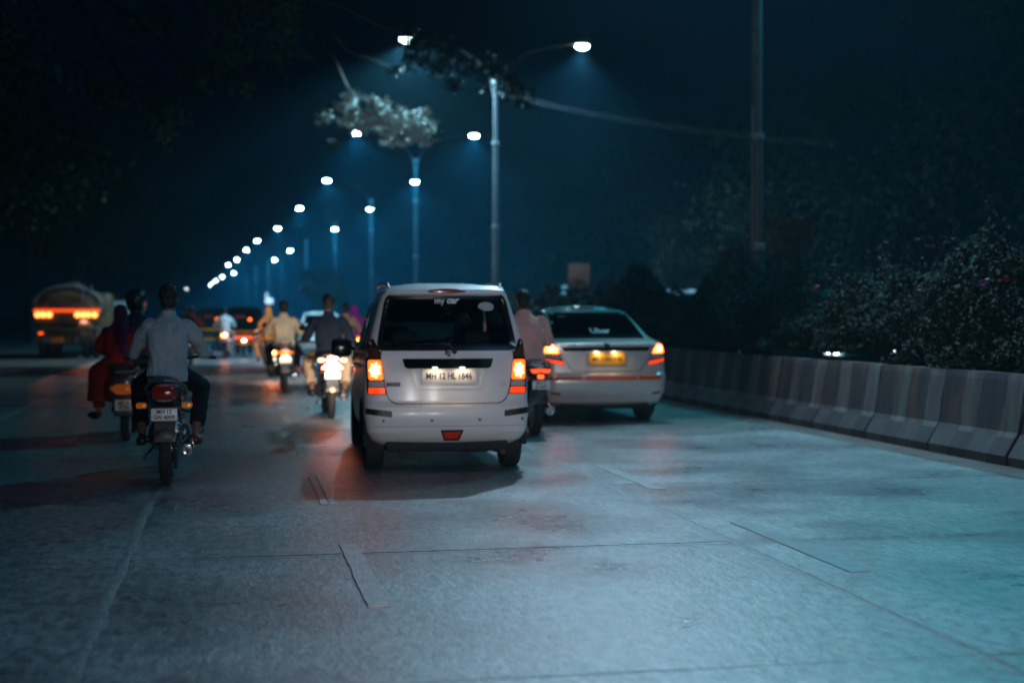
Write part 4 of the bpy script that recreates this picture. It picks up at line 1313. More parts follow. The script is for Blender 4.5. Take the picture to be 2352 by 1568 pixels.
# ---------------- white sedan (taxi)
def sedan(px, d, label, paint, taxi=True, rz=0, oncoming=False, group=None, tail=True):
    g = P(px, d)
    root = empty('sedan_car', (g.x, g.y, 0), rz, label, 'car', group)
    C = Car(
        wt=[(.20, .70), (.26, .78), (.4, .83), (.6, .845), (.85, .84), (.97, .825), (1.03, .80), (1.07, .775), (1.13, .73), (1.3, .655), (1.44, .585), (1.475, .54), (1.49, .46)],
        yr=[(.20, .2), (.26, .08), (.4, .02), (.55, .0), (.62, .015), (.65, .05), (.95, .075), (1.02, .07), (1.045, .12), (1.07, .30), (1.10, .44), (1.14, .53), (1.3, .805), (1.44, 1.09), (1.475, 1.24), (1.49, 1.45)],
        yf=[(.20, 3.75), (.4, 3.9), (.65, 3.93), (.80, 3.8), (.92, 3.4), (1.0, 3.02), (1.06, 2.88), (1.44, 2.2), (1.475, 2.1), (1.49, 1.9)],
        ztop=1.49, zbot=.2, rc=.16, bulge=.08)
    zs = [.20, .23, .26, .30, .35, .4, .45, .5, .55, .6, .62, .635, .65] + [.68 + .04 * i for i in range(8)] + [.99, 1.02, 1.032, 1.045, 1.055, 1.07, 1.085, 1.10, 1.12, 1.14] + [1.165 + .025 * i for i in range(11)] + [1.44, 1.455, 1.465, 1.475, 1.483, 1.49]
    rw = roundpoly([(-.60, 1.135), (.60, 1.135), (.50, 1.41), (-.50, 1.41)], .04, 3)
    fw = [(-.62, 1.09), (.62, 1.09), (.52, 1.42), (-.52, 1.42)]
    sw = [roundpoly(q, .04) for q in ([(.95, 1.08), (1.78, 1.06), (1.78, 1.40), (1.3, 1.40)], [(1.85, 1.06), (2.75, 1.05), (2.25, 1.38), (1.85, 1.40)])]
    arches = [(.78, .30, .35), (3.15, .30, .35)]
    doors = [[(1.0, .34), (1.80, .34), (1.80, 1.0), (.98, 1.0)], [(1.86, .34), (2.75, .34), (2.8, 1.0), (1.86, 1.0)]]
    car_common(C, root, paint, zs, rw, sw, fw, arches, doors, M_GLASS2, wr=.295, track=.70, tyre=.185)
    R = rmap(C)
    tg = roundpoly([(-.62, 1.02), (-.60, .90), (-.48, .70), (-.42, .665), (.42, .665), (.48, .70), (.60, .90), (.62, 1.02)], .06, 3)
    ringpatch('boot_seam', grow(tg, .006), grow(tg, -.003), R, .0015, .006, M_TRIM, root)
    for sd in (-1, 1):
        P4 = lambda q: [(sd * x, z) for x, z in q]
        tl = patch('tail_light', roundpoly(P4([(.55, .735), (.82, .80), (.825, .90), (.79, 1.025), (.69, 1.03), (.63, .93)]), .02), R, .010, .02, M_SMOKE, root, .03)
        patch('brake_lens', roundpoly(P4([(.625, .90), (.815, .905), (.785, 1.015), (.70, 1.02)]), .02), R, .015, .006, M_TAIL2 if tail else M_REDOFF, tl, .03)
        patch('clear_lens', roundpoly(P4([(.60, .83), (.815, .85), (.815, .89), (.625, .885)]), .01), R, .014, .004, M_CLEAR, tl, .03)
        patch('red_lens', roundpoly(P4([(.56, .745), (.81, .80), (.815, .835), (.59, .80)]), .01), R, .014, .004, M_TAILR if tail else M_REDOFF, tl, .03)
        if tail:
            rm = MB(); rm.ell(R(sd * .725, .965, .012), (.035, .01, .032), 12, 8); rm.build('bulb', M_CORE, tl)
        mm = MB(); mm.box((sd * .94, 2.62, 1.06), (.20, .11, .14), bev=.035); mm.tube([(sd * .78, 2.62, 1.0), (sd * .88, 2.62, 1.04)], .022, 8)
        mm.build('door_mirror', paint, root)
        hl = patch('headlight', roundpoly([(sd * .45, .62), (sd * .76, .64), (sd * .76, .80), (sd * .48, .74)], .03), fmap(C), .006, .02, M_CLEAR, root, .04)
        if oncoming:
            for q_, r_ in ((.56, .055), (.69, .035)):
                bb = MB(); bb.ell((sd * q_, C.front(sd * q_, .71) + .01, .72), (r_, .02, r_), 12, 8); bb.build('bulb', pbr('lit_bulb', (1, 1, 1), .2, emit=(.9, .95, 1), estr=40), hl)
        patch('bumper_reflector', P4([(.62, .36), (.74, .37), (.74, .40), (.62, .39)]), R, .004, .008, M_REDOFF, root, .04)
    if not oncoming:
        for sd in (-1, 1): headlight_beam(root, sd * .6, 4.05, .72, 330)
    patch('chrome_strip', roundpoly([(-.60, .985), (.60, .985), (.57, .93), (-.57, .93)], .01), R, .014, .02, pbr('dark_chrome', (.08, .10, .11), .08, metal=1), root, .04)
    if taxi:
        plate(root, (0, C.rear(0, .82) - .014, .825), .50, .16, M_YPL, ['MH 12 KN 5182'], .072, xs=.82, glow=.9)
        text('window_sticker', 'Uber', .20, M_WHT, root, (.04, C.rear(0, 1.18) - .014, 1.19), rot=(PI / 2 - 1.12, 0, 0), bold=.004, xs=.66)
        M_REF = pbr('orange_reflective_tape', (.85, .12, .02), .35, emit=None)
        for a, b in ((-.77, -.33), (-.31, .40), (.42, .74)):
            patch('reflective_tape', [(a, .555), (b, .555), (b, .605), (a, .605)], R, .004, .006, M_REF, root, .05)
    else:
        plate(root, (0, C.rear(0, .82) - .014, .82), .50, .12, M_PLATE, [], .07)
    em = MB(); ey = C.rear(0, 1.01) - .012
    for (x0, z0, x1, z1) in ((-.03, 1.035, .03, 1.012), (-.03, 1.02, .03, .995), (-.03, 1.0, .03, .985), (-.028, 1.035, -.028, .99), (.028, 1.03, .028, .985)):
        em.tube([(x0, ey, z0), (x1, ey, z1)], .008, 6)
    em.build('emblem', M_DARK, root)
    b = MB(); b.box((-.46, C.rear(-.46, 1.0) - .004, 1.01), (.13, .005, .022), bev=.001); b.build('name_badge', M_MET, root)
    u = MB(); u.box((0, .35, .22), (1.2, .4, .10), bev=.03); u.tube([(-.6, .78, .28), (.6, .78, .28)], .04, 8); u.box((0, 2.0, .24), (.9, 1.6, .12), bev=.04)
    u.build('underbody', M_DARK, root)
    it = MB(); it.box((0, 1.25, .80), (1.3, .16, .56), rot=(-.3, 0, 0), bev=.06); it.box((0, .85, 1.08), (1.25, .62, .02), bev=.005)
    for x in (-.36, .36): it.box((x, 1.12, 1.14), (.24, .08, .12), bev=.03)
    it.build('rear_seat', M_SEATF, root)
    for x in (-.36, .36):
        s_ = MB(); seat(s_, x, 2.0, .48, 1.03); s_.build('front_seat', M_SEATF, root)
    a = MB(); a.tube([(0, 1.5, 1.52), (0, 1.36, 1.66)], [.006, .003], 6); a.build('roof_aerial', M_BLK, root)
    sbx = MB(); sbx.box((-.02, 1.30, 1.50), (.30, .05, .02), bev=.006); sbx.build('high_brake_light', pbr('dim_red_lamp2', (.4, .1, .08), .2), root)
    return root
SD = sedan(1397, 18.5, 'white sedan taxi with yellow plate and orange reflective tape, right of the hatchback', M_SILVER)
sedan(741, 49, 'distant white car with lit tail lights between the cream shirt and the navy shirt', M_WPAINT, taxi=False)
oc = P(1872, 26.5)
ON = sedan(1872, 30.5, 'oncoming car behind the hedge, only its headlights glinting through above the barrier', pbr('dark_car_paint', (.02, .02, .025), .3), taxi=False, rz=PI, oncoming=True, tail=False)

ON.location.x -= .62
# white van on opposite lanes
def van():
    g = P(1500, 46)
    root = empty('white_van', (g.x + .3, g.y, 0), PI, 'white van roof showing over the hedge on the opposite carriageway', 'van')
    C = Car(wt=[(.3, .76), (.5, .82), (1.2, .82), (1.4, .80), (2.0, .72), (2.12, .68), (2.16, .55)], yr=[(.3, .1), (.5, 0), (1.2, .03), (2.0, .15), (2.16, .3)],
            yf=[(.3, 4.2), (.6, 4.3), (1.0, 4.2), (1.15, 3.9), (2.0, 3.2), (2.16, 2.9)], ztop=2.16, zbot=.3)
    zs = [.3, .35, .42, .5] + [.6 + .1 * i for i in range(15)] + [2.05, 2.1, 2.13, 2.16]
    fw = [(-.65, 1.25), (.65, 1.25), (.6, 1.95), (-.6, 1.95)]
    sw = [roundpoly(q, .05) for q in ([(.5, 1.3), (1.5, 1.3), (1.5, 1.9), (.55, 1.9)], [(1.6, 1.3), (2.5, 1.3), (2.5, 1.9), (1.6, 1.9)], [(2.6, 1.3), (3.6, 1.3), (3.1, 1.85), (2.6, 1.9)])]
    car_common(C, root, M_WPAINT, zs, roundpoly([(-.6, 1.3), (.6, 1.3), (.55, 1.9), (-.55, 1.9)], .05), sw, fw, [(.75, .33, .4), (3.3, .33, .4)], [[(2.6, .4), (3.5, .4), (3.6, 1.2), (2.6, 1.2)]], M_GLASS2, wr=.33, track=.68)
    for sd in (-1, 1):
        patch('headlight', roundpoly([(sd * .45, .75), (sd * .75, .75), (sd * .75, .95), (sd * .45, .92)], .03), fmap(C), .006, .02, pbr('lit_headlight', (1, 1, 1), .2, emit=(.85, .95, 1), estr=60), root, .05)
    return root
van()

# ================================================================== MOTORCYCLES
def moto(px, d, label, group='motorcycles in the traffic', body=(.02, .02, .022), kind='bike', tail='off', plate_lines=('MH 12', 'GN 4899'),
         plate_glow=0, rz=0, rack=False, tailz=.76, scooter=False, plate_mat=None, beam=0, mirrors=True):
    g = P(px, d)
    root = empty('scooter' if scooter else 'motorcycle', (g.x, g.y, 0), rz, label, 'scooter' if scooter else 'motorcycle', group)
    bm_ = pbr('bike_paint_%d' % (hash(body) % 997), body, .25, coat=.7)
    r = .30 if not scooter else .23
    tw = .052 if not scooter else .045
    WB = 1.28
    def whl(y, w):
        t = MB(); t.lathe([(r * .74, -w * .5), (r * .86, -w * .95), (r * .95, -w * .8), (r, -w * .35), (r, w * .35), (r * .95, w * .8), (r * .86, w * .95), (r * .74, w * .5)], (0, 0, 0), 'X', 30, closed=True)
        for k in range(30):
            a = 2 * PI * k / 30
            for sx in (-1, 1):
                t.box((sx * w * .42, r * .985 * math.cos(a), r * .985 * math.sin(a)), (w * .55, .03, .022), rot=(a + PI / 2, 0, sx * .5))
        e = t.build('wheel', M_RUB, root); e.location = (0, y, r)
        m = MB(); m.lathe([(r * .74, -w * .5), (r * .66, -w * .55), (r * .66, w * .55), (r * .74, w * .5), (r * .70, 0)], (0, 0, 0), 'X', 24, closed=True)
        m.tube([(-w * .9, 0, 0), (w * .9, 0, 0)], .035, 10)
        for k in range(6):
            a = 2 * PI * k / 6
            m.tube([(0, .03 * math.cos(a), .03 * math.sin(a)), (0, r * .67 * math.cos(a), r * .67 * math.sin(a))], .012, 5)
        m.build('rim', M_ALLOY, e)
    whl(r, tw); whl(r + WB, tw * .85)
    ya = r      # rear axle y
    # frame, swingarm
    f = MB()
    for sx in (-1, 1):
        f.tube([(sx * .085, ya, r), (sx * .08, ya + .48, .36)], .017, 8)
        f.tube([(sx * .10, ya - .02, .66), (sx * .10, ya + .35, .68), (sx * .06, ya + .75, .80), (0, ya + .95, .88)], .014, 8)
        f.tube([(sx * .06, ya + .45, .38), (sx * .05, ya + .85, .34), (0, ya + .98, .80)], .014, 8)
    f.build('frame', M_BLK, root)
    for sx in (-1, 1):
        s_ = MB()
        s_.tube([(sx * .105, ya + .02, r + .02), (sx * .115, ya + .12, .64)], .011, 8)
        pts = [(sx * .105 + sx * .010 * k / 40 + .023 * math.cos(k * .9), ya + .04 + .07 * k / 40 + .023 * math.sin(k * .9), r + .10 + .19 * k / 40) for k in range(41)]
        s_.tube(pts, .006, 5)
        s_.build('shock_absorber', M_CHR, root)
    # engine
    e = MB()
    e.box((0, ya + .68, .38), (.26, .32, .24), bev=.06)
    e.ell((.13, ya + .60, .36), (.05, .10, .10)); e.ell((-.13, ya + .60, .36), (.05, .10, .10))
    for k in range(6): e.box((0, ya + .74, .50 + k * .022), (.19, .19, .01), bev=.003)
    e.build('engine', M_MET, root)
    # silencer on the right
    x = MB()
    x.tube([(.12, ya + .75, .42), (.14, ya + .80, .30), (.145, ya + .55, .27), (.15, ya + .35, .29)], [.02, .022, .024, .03], 10)
    x.lathe([(.030, -.30), (.050, -.24), (.054, .0), (.055, .24), (.048, .26), (.030, .262), (.030, .20), (.012, .20)], (0, 0, 0), 'Y', 20)
    # rotate the lathe so its open end faces back
    xo = x.build('exhaust_silencer', M_CHR, root)
    me = xo.data
    # lathe vertices are the last 8*20
    nv = 8 * 20
    R_ = Matrix.Rotation(PI + .10, 4, 'X')
    for v in list(me.vertices)[-nv:]:
        v.co = R_ @ v.co + Vector((.165, ya + .12, .315))
    # footpegs, guard, stand
    q = MB()
    for sx in (-1, 1):
        q.tube([(sx * .09, ya + .56, .31), (sx * .27, ya + .56, .31)], .014, 8)
        q.tube([(sx * .10, ya + .28, .36), (sx * .22, ya + .24, .38)], .012, 8)
    q.tube([(-.12, ya + .45, .28), (-.19, ya + .15, .20)], .012, 6)
    q.build('footpeg', M_BLK, root)['kind'] = 'stuff'
    lg = MB()
    for sx in (-1, 1):
        lg.tube([(sx * .08, ya + .88, .55), (sx * .26, ya + .92, .52), (sx * .28, ya + .92, .36), (sx * .10, ya + .90, .26)], .012, 6)
    lg.build('leg_guard', M_CHR, root)['kind'] = 'stuff'
    # rear mudguard and hugger
    fd = MB(); rings = []
    for i in range(13):
        a = PI * (.02 + .62 * i / 12) + PI * .22
        yy = ya - (r + .055) * math.cos(a - PI * .22) * 1.0
        zz = r + (r + .055) * math.sin(a - PI * .22 + .25)
        ww = .085
        rings.append([(-ww, yy, zz - .03), (-ww * .8, yy, zz), (0, yy, zz + .012), (ww * .8, yy, zz), (ww, yy, zz - .03), (0, yy, zz - .006)])
    fd.loft(rings); fd.build('mudguard', M_BLK, root)
    fl = MB(); fl.loft([[(-.085, ya - .30, .66), (.085, ya - .30, .66), (.085, ya - .27, .66), (-.085, ya - .27, .66)],
                        [(-.08, ya - .335, .52), (.08, ya - .335, .52), (.08, ya - .32, .52), (-.08, ya - .32, .52)],
                        [(-.062, ya - .36, .38), (.062, ya - .36, .38), (.062, ya - .35, .38), (-.062, ya - .35, .38)]])
    fl.build('mud_flap', M_BLK, root)
    # seat and cowl
    st_ = MB(); rings = []
    for y, w, z0, z1 in ((ya - .22, .07, .77, .82), (ya - .12, .11, .74, .835), (ya + .2, .125, .70, .83), (ya + .45, .12, .68, .79), (ya + .62, .09, .70, .80), (ya + .70, .05, .72, .80)):
        rings.append([(w * math.cos(a), y, (z0 + z1) / 2 + (z1 - z0) / 2 * math.copysign(abs(math.sin(a)) ** .6, math.sin(a))) for a in [2 * PI * k / 16 for k in range(16)]])
    st_.loft(rings); st_.build('seat', M_SEATV, root)
    cw = MB(); rings = []
    for y, w, z0, z1 in ((ya - .33, .075, .70, .80), (ya - .28, .115, .66, .82), (ya - .1, .14, .60, .78), (ya + .2, .135, .54, .74), (ya + .45, .11, .50, .70)):
        rings.append([(w * math.copysign(abs(math.cos(a)) ** .7, math.cos(a)), y, (z0 + z1) / 2 + (z1 - z0) / 2 * math.copysign(abs(math.sin(a)) ** .7, math.sin(a))) for a in [2 * PI * k / 16 for k in range(16)]])
    cw.loft(rings); cw.build('tail_cowl', bm_, root)
    gr = MB()
    gr.tube([(-.155, ya + .12, .74), (-.16, ya - .12, .80), (-.10, ya - .30, .865), (0, ya - .34, .875), (.10, ya - .30, .865), (.16, ya - .12, .80), (.155, ya + .12, .74)], .016, 8)
    gr.build('grab_rail', M_MET if not rack else M_CHR, root)
    if rack:
        rk = MB()
        for sx in (-1, 1):
            rk.tube([(sx * .09, ya - .34, .72), (sx * .09, ya - .36, .90)], .010, 6); rk.ell((sx * .09, ya - .36, .90), .024, 10, 6)
        rk.build('rack_post', M_CHR, root)['kind'] = 'stuff'
        rk = MB(); rk.tube([(-.09, ya - .2, .80), (-.09, ya - .2, .97), (.09, ya - .2, .97), (.09, ya - .2, .80)], .010, 6); rk.build('back_rest', M_MET, root)
    # lights
    Lm = {'off': pbr('bike_red_lens', (.06, .006, .005), .12, coat=1, emit=(1, .05, .01), estr=.02),
          'dim': pbr('bike_red_dim', (.5, .03, .015), .15, emit=(1, .07, .01), estr=2.2),
          'strip': pbr('bike_red_strip', (.6, .05, .02), .15, emit=(1, .12, .015), estr=4.5),
          'amber': pbr('bike_amber_dim', (.5, .15, .02), .15, emit=(1, .25, .02), estr=.4),
          'bright': lamp_glow('bike_bright_lens', (1.0, .27, .10), (1.0, .10, .015), 11),
          'far': lamp_glow('bike_far_lens', (1.0, .6, .22), (1.0, .10, .01), 28)}[tail]
    Y = ya - .35
    if tail == 'bright':
        ch = [(0, .80), (.055, .775), (.135, .715), (.145, .685), (.07, .665), (0, .625), (-.07, .665), (-.145, .685), (-.135, .715), (-.055, .775)]
        m = MB(); m.prism(ch, 'Y', Y - .03, Y + .05); m.build('tail_light', Lm, root, angle=30)
        m = MB(); m.prism([(-.055, .845), (.055, .845), (.075, .815), (-.075, .815)], 'Y', Y - .02, Y + .05); m.build('tail_light', Lm, root, angle=30)
        for sx in (-1, 1):
            m = MB(); m.ell((sx * .145, Y, .80), (.05, .03, .028)); m.build('indicator', pbr('lit_indicator', (1, .8, .6), .2, emit=(1, .5, .25), estr=5), root)
        m = MB(); m.lathe([(.02, -.01), (.028, 0), (.022, .02)], (0, ya - .36, .40), 'Y', 12); m.build('reflector', pbr('bright_reflector', (1, .4, .2), .2, emit=(1, .25, .08), estr=5), root)
    elif tail == 'far':
        m = MB(); m.ell((0, Y, .76), (.10, .04, .06), 14, 8); m.build('tail_light', Lm, root)
    elif tail == 'strip':
        m = MB(); m.box((0, Y, .735), (.16, .05, .065), bev=.02); m.build('tail_light', Lm, root)
        for sx in (-1, 1):
            m = MB(); m.box((sx * .12, Y + .02, .735), (.07, .05, .055), bev=.02); m.build('indicator', pbr('amber_mid', (.5, .2, .03), .2, emit=(1, .25, .02), estr=.5), root)
        m = MB(); m.box((0, Y + .02, .675), (.26, .02, .03), bev=.01); m.build('tail_trim', M_CHR, root)
    elif tail == 'dim':
        for sx in (-1, 1):
            m = MB(); m.prism([(sx * .01, .785), (sx * .115, .775), (sx * .085, .735), (sx * .01, .745)], 'Y', Y - .02, Y + .05); m.build('tail_light', Lm, root, angle=30)
        m = MB(); m.box((0, Y, .695), (.075, .03, .05), bev=.01); m.build('reflector', pbr('bike_red_dim3', (.6, .1, .03), .15, emit=(1, .16, .03), estr=1.6), root)
    else:
        rings = []
        m = MB()
        for y, w, z0, z1 in ((Y - .045, .06, .745, .805), (Y - .03, .085, .725, .825), (Y + .03, .098, .71, .84)):
            rings.append([(w * math.copysign(abs(math.cos(a)) ** .5, math.cos(a)), y, (z0 + z1) / 2 + (z1 - z0) / 2 * math.copysign(abs(math.sin(a)) ** .5, math.sin(a))) for a in [2 * PI * k / 16 for k in range(16)]])
        m.loft(rings); m.build('tail_light', Lm, root)
    if tail != 'bright' and tail != 'strip':
        for sx in (-1, 1):
            m = MB(); m.tube([(sx * .07, Y + .04, .675), (sx * .15, Y + .02, .672)], .009, 6)
            ind = m.build('indicator_stalk', M_BLK, root)
            m = MB(); m.box((sx * .178, Y + .01, .672), (.085, .05, .048), bev=.015); m.build('indicator', M_AMB if tail != 'off' else pbr('bike_amber_mid', (.5, .16, .015), .12, coat=1, emit=(1, .28, .02), estr=.12), ind)
    plate(root, (0, ya - .375, .60), .205, .10, plate_mat or M_PLATE, list(plate_lines), .046, xs=.95, rx=PI / 2, glow=plate_glow)  # bike plate lamps are added to stand in for the plate's retroreflection
    # front: tank, bars, lamp, fork
    tk = MB(); rings = []
    for y, w, z0, z1 in ((ya + .60, .07, .74, .84), (ya + .70, .12, .70, .92), (ya + .88, .145, .70, .97), (ya + 1.02, .12, .74, .96), (ya + 1.08, .06, .80, .92)):
        rings.append([(w * math.copysign(abs(math.cos(a)) ** .8, math.cos(a)), y, (z0 + z1) / 2 + (z1 - z0) / 2 * math.sin(a)) for a in [2 * PI * k / 16 for k in range(16)]])
    tk.loft(rings); tk.build('fuel_tank', bm_, root)
    fk = MB()
    for sx in (-1, 1):
        fk.tube([(sx * .085, ya + WB, r), (sx * .085, ya + 1.02, .98)], [.024, .02], 8)
    fk.box((0, ya + 1.03, .95), (.2, .06, .04), bev=.01)
    fk.build('fork', M_MET, root)['kind'] = 'stuff'
    fe = MB(); rings = []
    for i in range(9):
        a = PI * (.1 + .8 * i / 8)
        yy = ya + WB - (r + .03) * math.cos(a); zz = r + (r + .03) * math.sin(a)
        rings.append([(-.06, yy, zz - .02), (0, yy, zz + .01), (.06, yy, zz - .02), (0, yy, zz - .003)])
    fe.loft(rings); fe.build('front_mudguard', bm_, root)
    hb = MB(); hb.tube([(-.38, ya + .86, 1.02), (-.30, ya + .90, 1.035), (-.12, ya + 1.02, 1.01), (.12, ya + 1.02, 1.01), (.30, ya + .90, 1.035), (.38, ya + .86, 1.02)], .013, 8)
    hbo = hb.build('handlebar', M_BLK, root)
    for sx in (-1, 1):
        gp = MB(); gp.tube([(sx * .285, ya + .905, 1.035), (sx * .39, ya + .855, 1.02)], .018, 8); gp.build('grip', M_RUB, hbo)
        lv = MB(); lv.tube([(sx * .26, ya + .96, 1.03), (sx * .40, ya + .92, 1.015)], .007, 6); lv.build('lever', M_MET, hbo)
        if not mirrors: continue
        mr = MB(); mr.tube([(sx * .24, ya + .94, 1.04), (sx * .31, ya + .97, 1.19)], .006, 6); mr.ell((sx * .33, ya + .965, 1.22), (.062, .02, .042), 12, 8)
        mr.build('mirror', M_BLK, root)
    hl = MB(); hl.ell((0, ya + 1.14, .90), (.10, .09, .10), 14, 9); hl.box((0, ya + 1.07, 1.03), (.16, .10, .06), bev=.02); hl.build('headlight', bm_, root)
    if beam: headlight_beam(root, 0, ya + 1.27, .90, beam)
    return root

def scooter(px, d, label, body, tail, plate_col=None, group='motorcycles in the traffic', lit=True):
    g = P(px, d)
    root = empty('scooter', (g.x, g.y, 0), 0, label, 'scooter', group)
    bmat = pbr('scooter_paint_%d' % (hash(body) % 997), body, .3, coat=.6)
    for y in (.23, 1.42):
        t = MB(); t.lathe([(.15, -.04), (.20, -.05), (.225, -.03), (.23, 0), (.225, .03), (.20, .05), (.15, .04)], (0, 0, 0), 'X', 24, closed=True)
        e = t.build('wheel', M_RUB, root); e.location = (0, y, .23)
        m = MB(); m.lathe([(.15, -.04), (.04, -.05), (.04, .05), (.15, .04)], (0, 0, 0), 'X', 16); m.build('rim', M_ALLOY, e)
    def ring(y, w, z0, z1, p=.65, n=18):
        return [(w * math.copysign(abs(math.cos(a)) ** p, math.cos(a)), y, (z0 + z1) / 2 + (z1 - z0) / 2 * math.copysign(abs(math.sin(a)) ** p, math.sin(a))) for a in [2 * PI * k / n for k in range(n)]]
    b = MB(); b.loft([ring(-.13, .06, .58, .70), ring(-.10, .12, .50, .76), ring(.05, .17, .42, .78), ring(.35, .19, .36, .76), ring(.62, .15, .34, .72), ring(.72, .10, .34, .64)])
    b.build('side_body', bmat, root)
    b = MB(); b.loft([ring(-.12, .09, .76, .80), ring(.0, .14, .75, .84), ring(.35, .15, .74, .84), ring(.60, .12, .72, .80), ring(.68, .06, .73, .78)])
    b.build('seat', M_SEATV, root)
    b = MB(); b.box((0, .95, .30), (.30, .55, .06), bev=.02); b.build('footboard', M_BLK, root)
    b = MB(); b.loft([ring(1.20, .20, .28, .92, .5), ring(1.26, .17, .30, 1.0, .6), ring(1.34, .08, .5, .95)]); b.build('front_apron', bmat, root)
    b = MB(); b.loft([[(-.07, 1.18, .40), (.07, 1.18, .40), (0, 1.18, .36)], [(-.08, 1.42, .50), (.08, 1.42, .50), (0, 1.42, .46)], [(-.06, 1.66, .34), (.06, 1.66, .34), (0, 1.66, .32)]]); b.build('front_mudguard', bmat, root)
    b = MB(); b.tube([(-.34, 1.12, 1.02), (-.1, 1.22, 1.02), (.1, 1.22, 1.02), (.34, 1.12, 1.02)], .014, 8); b.ell((0, 1.24, 1.03), (.13, .09, .07)); b.build('handlebar', M_BLK, root)
    for sx in (-1, 1):
        m = MB(); m.tube([(sx * .22, 1.2, 1.04), (sx * .27, 1.2, 1.20)], .006, 6); m.ell((sx * .29, 1.2, 1.22), (.055, .02, .04), 12, 8); m.build('mirror', M_BLK, root)
        m = MB(); m.ell((sx * .125, -.09, .60), (.035, .03, .035)); m.build('indicator', M_AMB, root)
    b = MB(); b.tube([(-.13, .15, .80), (-.12, -.12, .84), (0, -.18, .85), (.12, -.12, .84), (.13, .15, .80)], .013, 8); b.build('grab_rail', M_CHR, root)
    m = MB(); m.loft([ring(-.165, .06, .555, .625), ring(-.15, .10, .535, .645), ring(-.10, .12, .53, .66)]); m.build('tail_light', tail, root)
    b = MB(); b.box((0, -.14, .42), (.20, .02, .24), rot=(-.15, 0, 0), bev=.01); b.build('mud_flap', M_BLK, root)
    plate(root, (0, -.165, .42), .18, .12, plate_col or M_PLATE, ['MH 14', 'BT 30'], .045, xs=.9)
    b = MB(); b.tube([(.14, .5, .24), (.15, .1, .26)], [.05, .055], 12); b.build('exhaust_silencer', M_MET, root)
    return root

# ================================================================== PEOPLE
def fab(name, c, em=0): return pbr('cloth_' + name, c, .9, spec=.12, noise_amt=.15, noise_scale=6, bump=.25, bump_scale=220)

